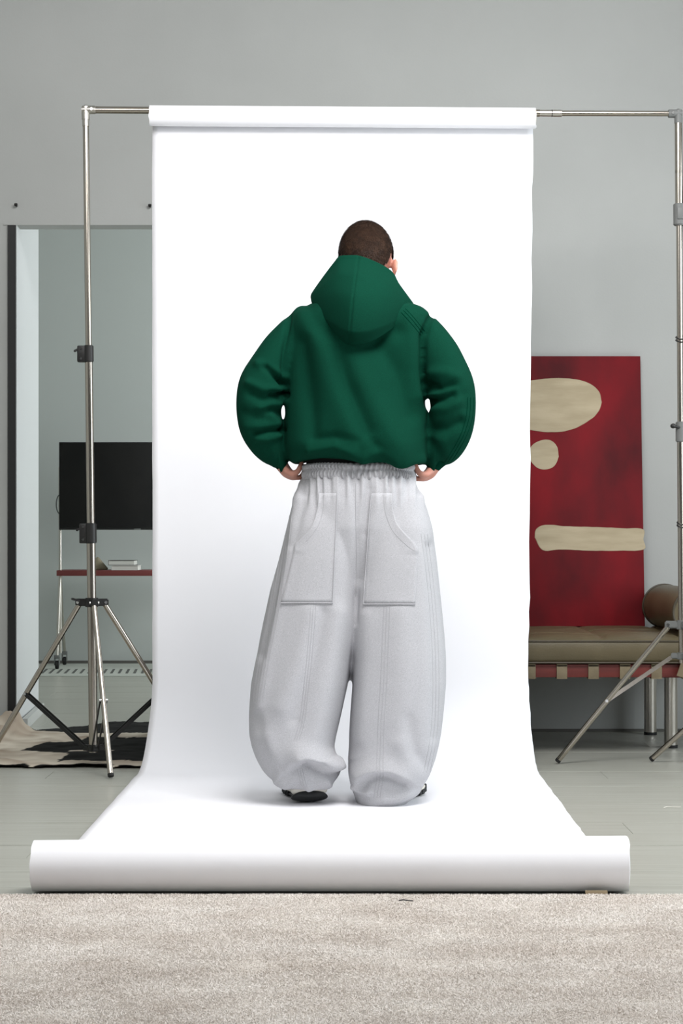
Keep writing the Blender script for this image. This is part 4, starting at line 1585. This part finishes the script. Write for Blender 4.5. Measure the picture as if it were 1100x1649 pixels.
nu, nv = 150, 70
Up, Lo = arcl(upper, nu), arcl(lower, nu)
G = np.zeros((nv, nu, 3))
Gf = np.zeros((nv, nu, 3))
for i in range(nv):
    t = i / (nv - 1)
    for j in range(nu):
        p = Up[j] * (1 - t) + Lo[j] * t
        xs_ = np.interp(p[1], [411, 440, 480, 520, 555], [578, 574, 568.5, 565, 562])
        hwid = 84.0
        q = (p[0] - 583) / hwid
        # mid surface wraps round the neck; it starts behind the head and rests on the upper back
        mid = FY - .118 + .135 * abs(q) ** 2.2 - .035 * sstep(412, 480, p[1]) + .012 * sstep(500, 555, p[1])
        edge_u = math.sin(PI * j / (nu - 1)) ** .55
        et = min(1.0, (math.sin(PI * t * .80 + .05)) ** .6)
        thick = .004 + .040 * edge_u * et * (.35 + .65 * sstep(412, 500, p[1]))
        dx_ = (p[0] - xs_)
        tent = .046 * max(0, 1 - abs(dx_) / 78.0) * sstep(0, .25, t) * (1 - sstep(.85, 1.0, t))
        seam = .0060 * math.exp(-(dx_ / 1.6) ** 2) * (1 - t * .2)
        wr_ = .004 * noise.noise(Vector((p[0] * .025, p[1] * .022, 2)))
        G[i, j] = (fx(p[0]), mid - thick - tent + seam + wr_ * et, fz(p[1]))
        Gf[i, j] = (fx(p[0]), mid + .006 + .02 * edge_u * et * sstep(.3, .6, t), fz(p[1]))
G[0] = (G[0] + Gf[0]) / 2 + np.array((0, -.004, 0))
V = np.concatenate([G.reshape(-1, 3), Gf.reshape(-1, 3)])
# correct for the nearer distance so that the outline stays at its measured size
sc = (V[:, 1] / FY)
V[:, 0] *= sc
V[:, 2] = EYE + (V[:, 2] - EYE) * sc
F = grid_faces(nv, nu)
n0 = nv * nu
F += [tuple(n0 + k for k in f[::-1]) for f in grid_faces(nv, nu)]
for j in range(nu - 1):
    F.append((j + 1, j, n0 + j, n0 + j + 1))
    a = (nv - 1) * nu
    F.append((a + j, a + j + 1, n0 + a + j + 1, n0 + a + j))
me = mesh_from('hood', V, F)
bm = bmesh.new(); bm.from_mesh(me)
bmesh.ops.remove_doubles(bm, verts=bm.verts, dist=1e-5)
bmesh.ops.recalc_face_normals(bm, faces=bm.faces)
bm.to_mesh(me); bm.free()
hood = link('hood', me, M['green'], hoodie)

# ---------------------------------------------------------------- shoes


def shoe(heel, toe, label):
    heel, toe = Vector(heel), Vector(toe)
    d = (toe - heel); L = d.length; d.normalize()
    s = Vector((d.y, -d.x, 0))
    # stations: t along length, half width, sole lift, top of midsole, top of upper
    st = [(0.0, .034, .020, .052, .074), (.012, .046, .012, .058, .084), (.035, .052, .006, .056, .090), (.10, .054, .003, .050, .098), (.25, .039, .002, .038, .100), (.42, .038, .003, .034, .085), (.58, .044, .002, .031, .070), (.75, .048, .003, .029, .058), (.88, .043, .009, .030, .050), (.96, .031, .017, .034, .045), (1.0, .015, .025, .036, .041)]
    S = crom(np.array(st), 40)

    def shell(z0, z1, wk, e, dome=False, back=0.0):
        V = []
        seg = 28
        for t, w, a, b, c in S:
            lo = {'a': a, 'b': b}[z0] if isinstance(z0, str) else a + (b - a) * z0
            hi = {'b': b, 'c': c}[z1] if isinstance(z1, str) else a + (b - a) * z1
            for j in range(seg):
                th_ = 2 * PI * j / seg
                cx_ = math.copysign(abs(math.cos(th_)) ** (2 / e), math.cos(th_)) * w * wk
                cz_ = math.copysign(abs(math.sin(th_)) ** (2 / e), math.sin(th_))
                z = (lo + hi) / 2 + (hi - lo) / 2 * cz_
                if dome and cz_ > 0: cx_ *= 1 - .25 * cz_
                p = heel + d * ((back + t * (1 - 1.3 * back)) * L) + s * cx_
                V.append((p.x, p.y, z + .004))
        F = grid_faces(len(S), seg, True)
        F.append(tuple(range(seg - 1, -1, -1)))
        F.append(tuple((len(S) - 1) * seg + j for j in range(seg)))
        return V, F
    V, F = shell('b', 'c', .93, 2.2, True, .035)
    up = link('shoe', mesh_from('shoe', V, F), M['shoe'], person)
    V, F = shell(.30, 1.16, 1.03, 2.3, False, .012)
    link('midsole', mesh_from('midsole', V, F), M['midsole'], up)
    V, F = shell('a', .58, 1.05, 2.3)
    me = mesh_from('outsole', V, F)
    so_ = link('outsole', me, M['sole'], up)
    lug = MB()
    for t in np.linspace(.55, .95, 6):
        w = np.interp(t, S[:, 0], S[:, 1])
        lo = np.interp(t, S[:, 0], S[:, 2])
        for q in (-1, 1):
            c_ = heel + d * (t * L) + s * (q * w * .98)
            lug.bar(c_ - d * .008 + Vector((0, 0, lo + .012)), c_ + d * .008 + Vector((0, 0, lo + .014)), .010, .016, bevel=.002)
    lug.build('tread_lug', M['sole'], up)
    return up


def floor_at(px_, y): return ((px_ - 550) * y / 3000, y, 0)


shoe(floor_at(500, 5.66), floor_at(475, 5.945), 'left')
shoe(floor_at(612, 5.70), floor_at(672, 5.90), 'right')
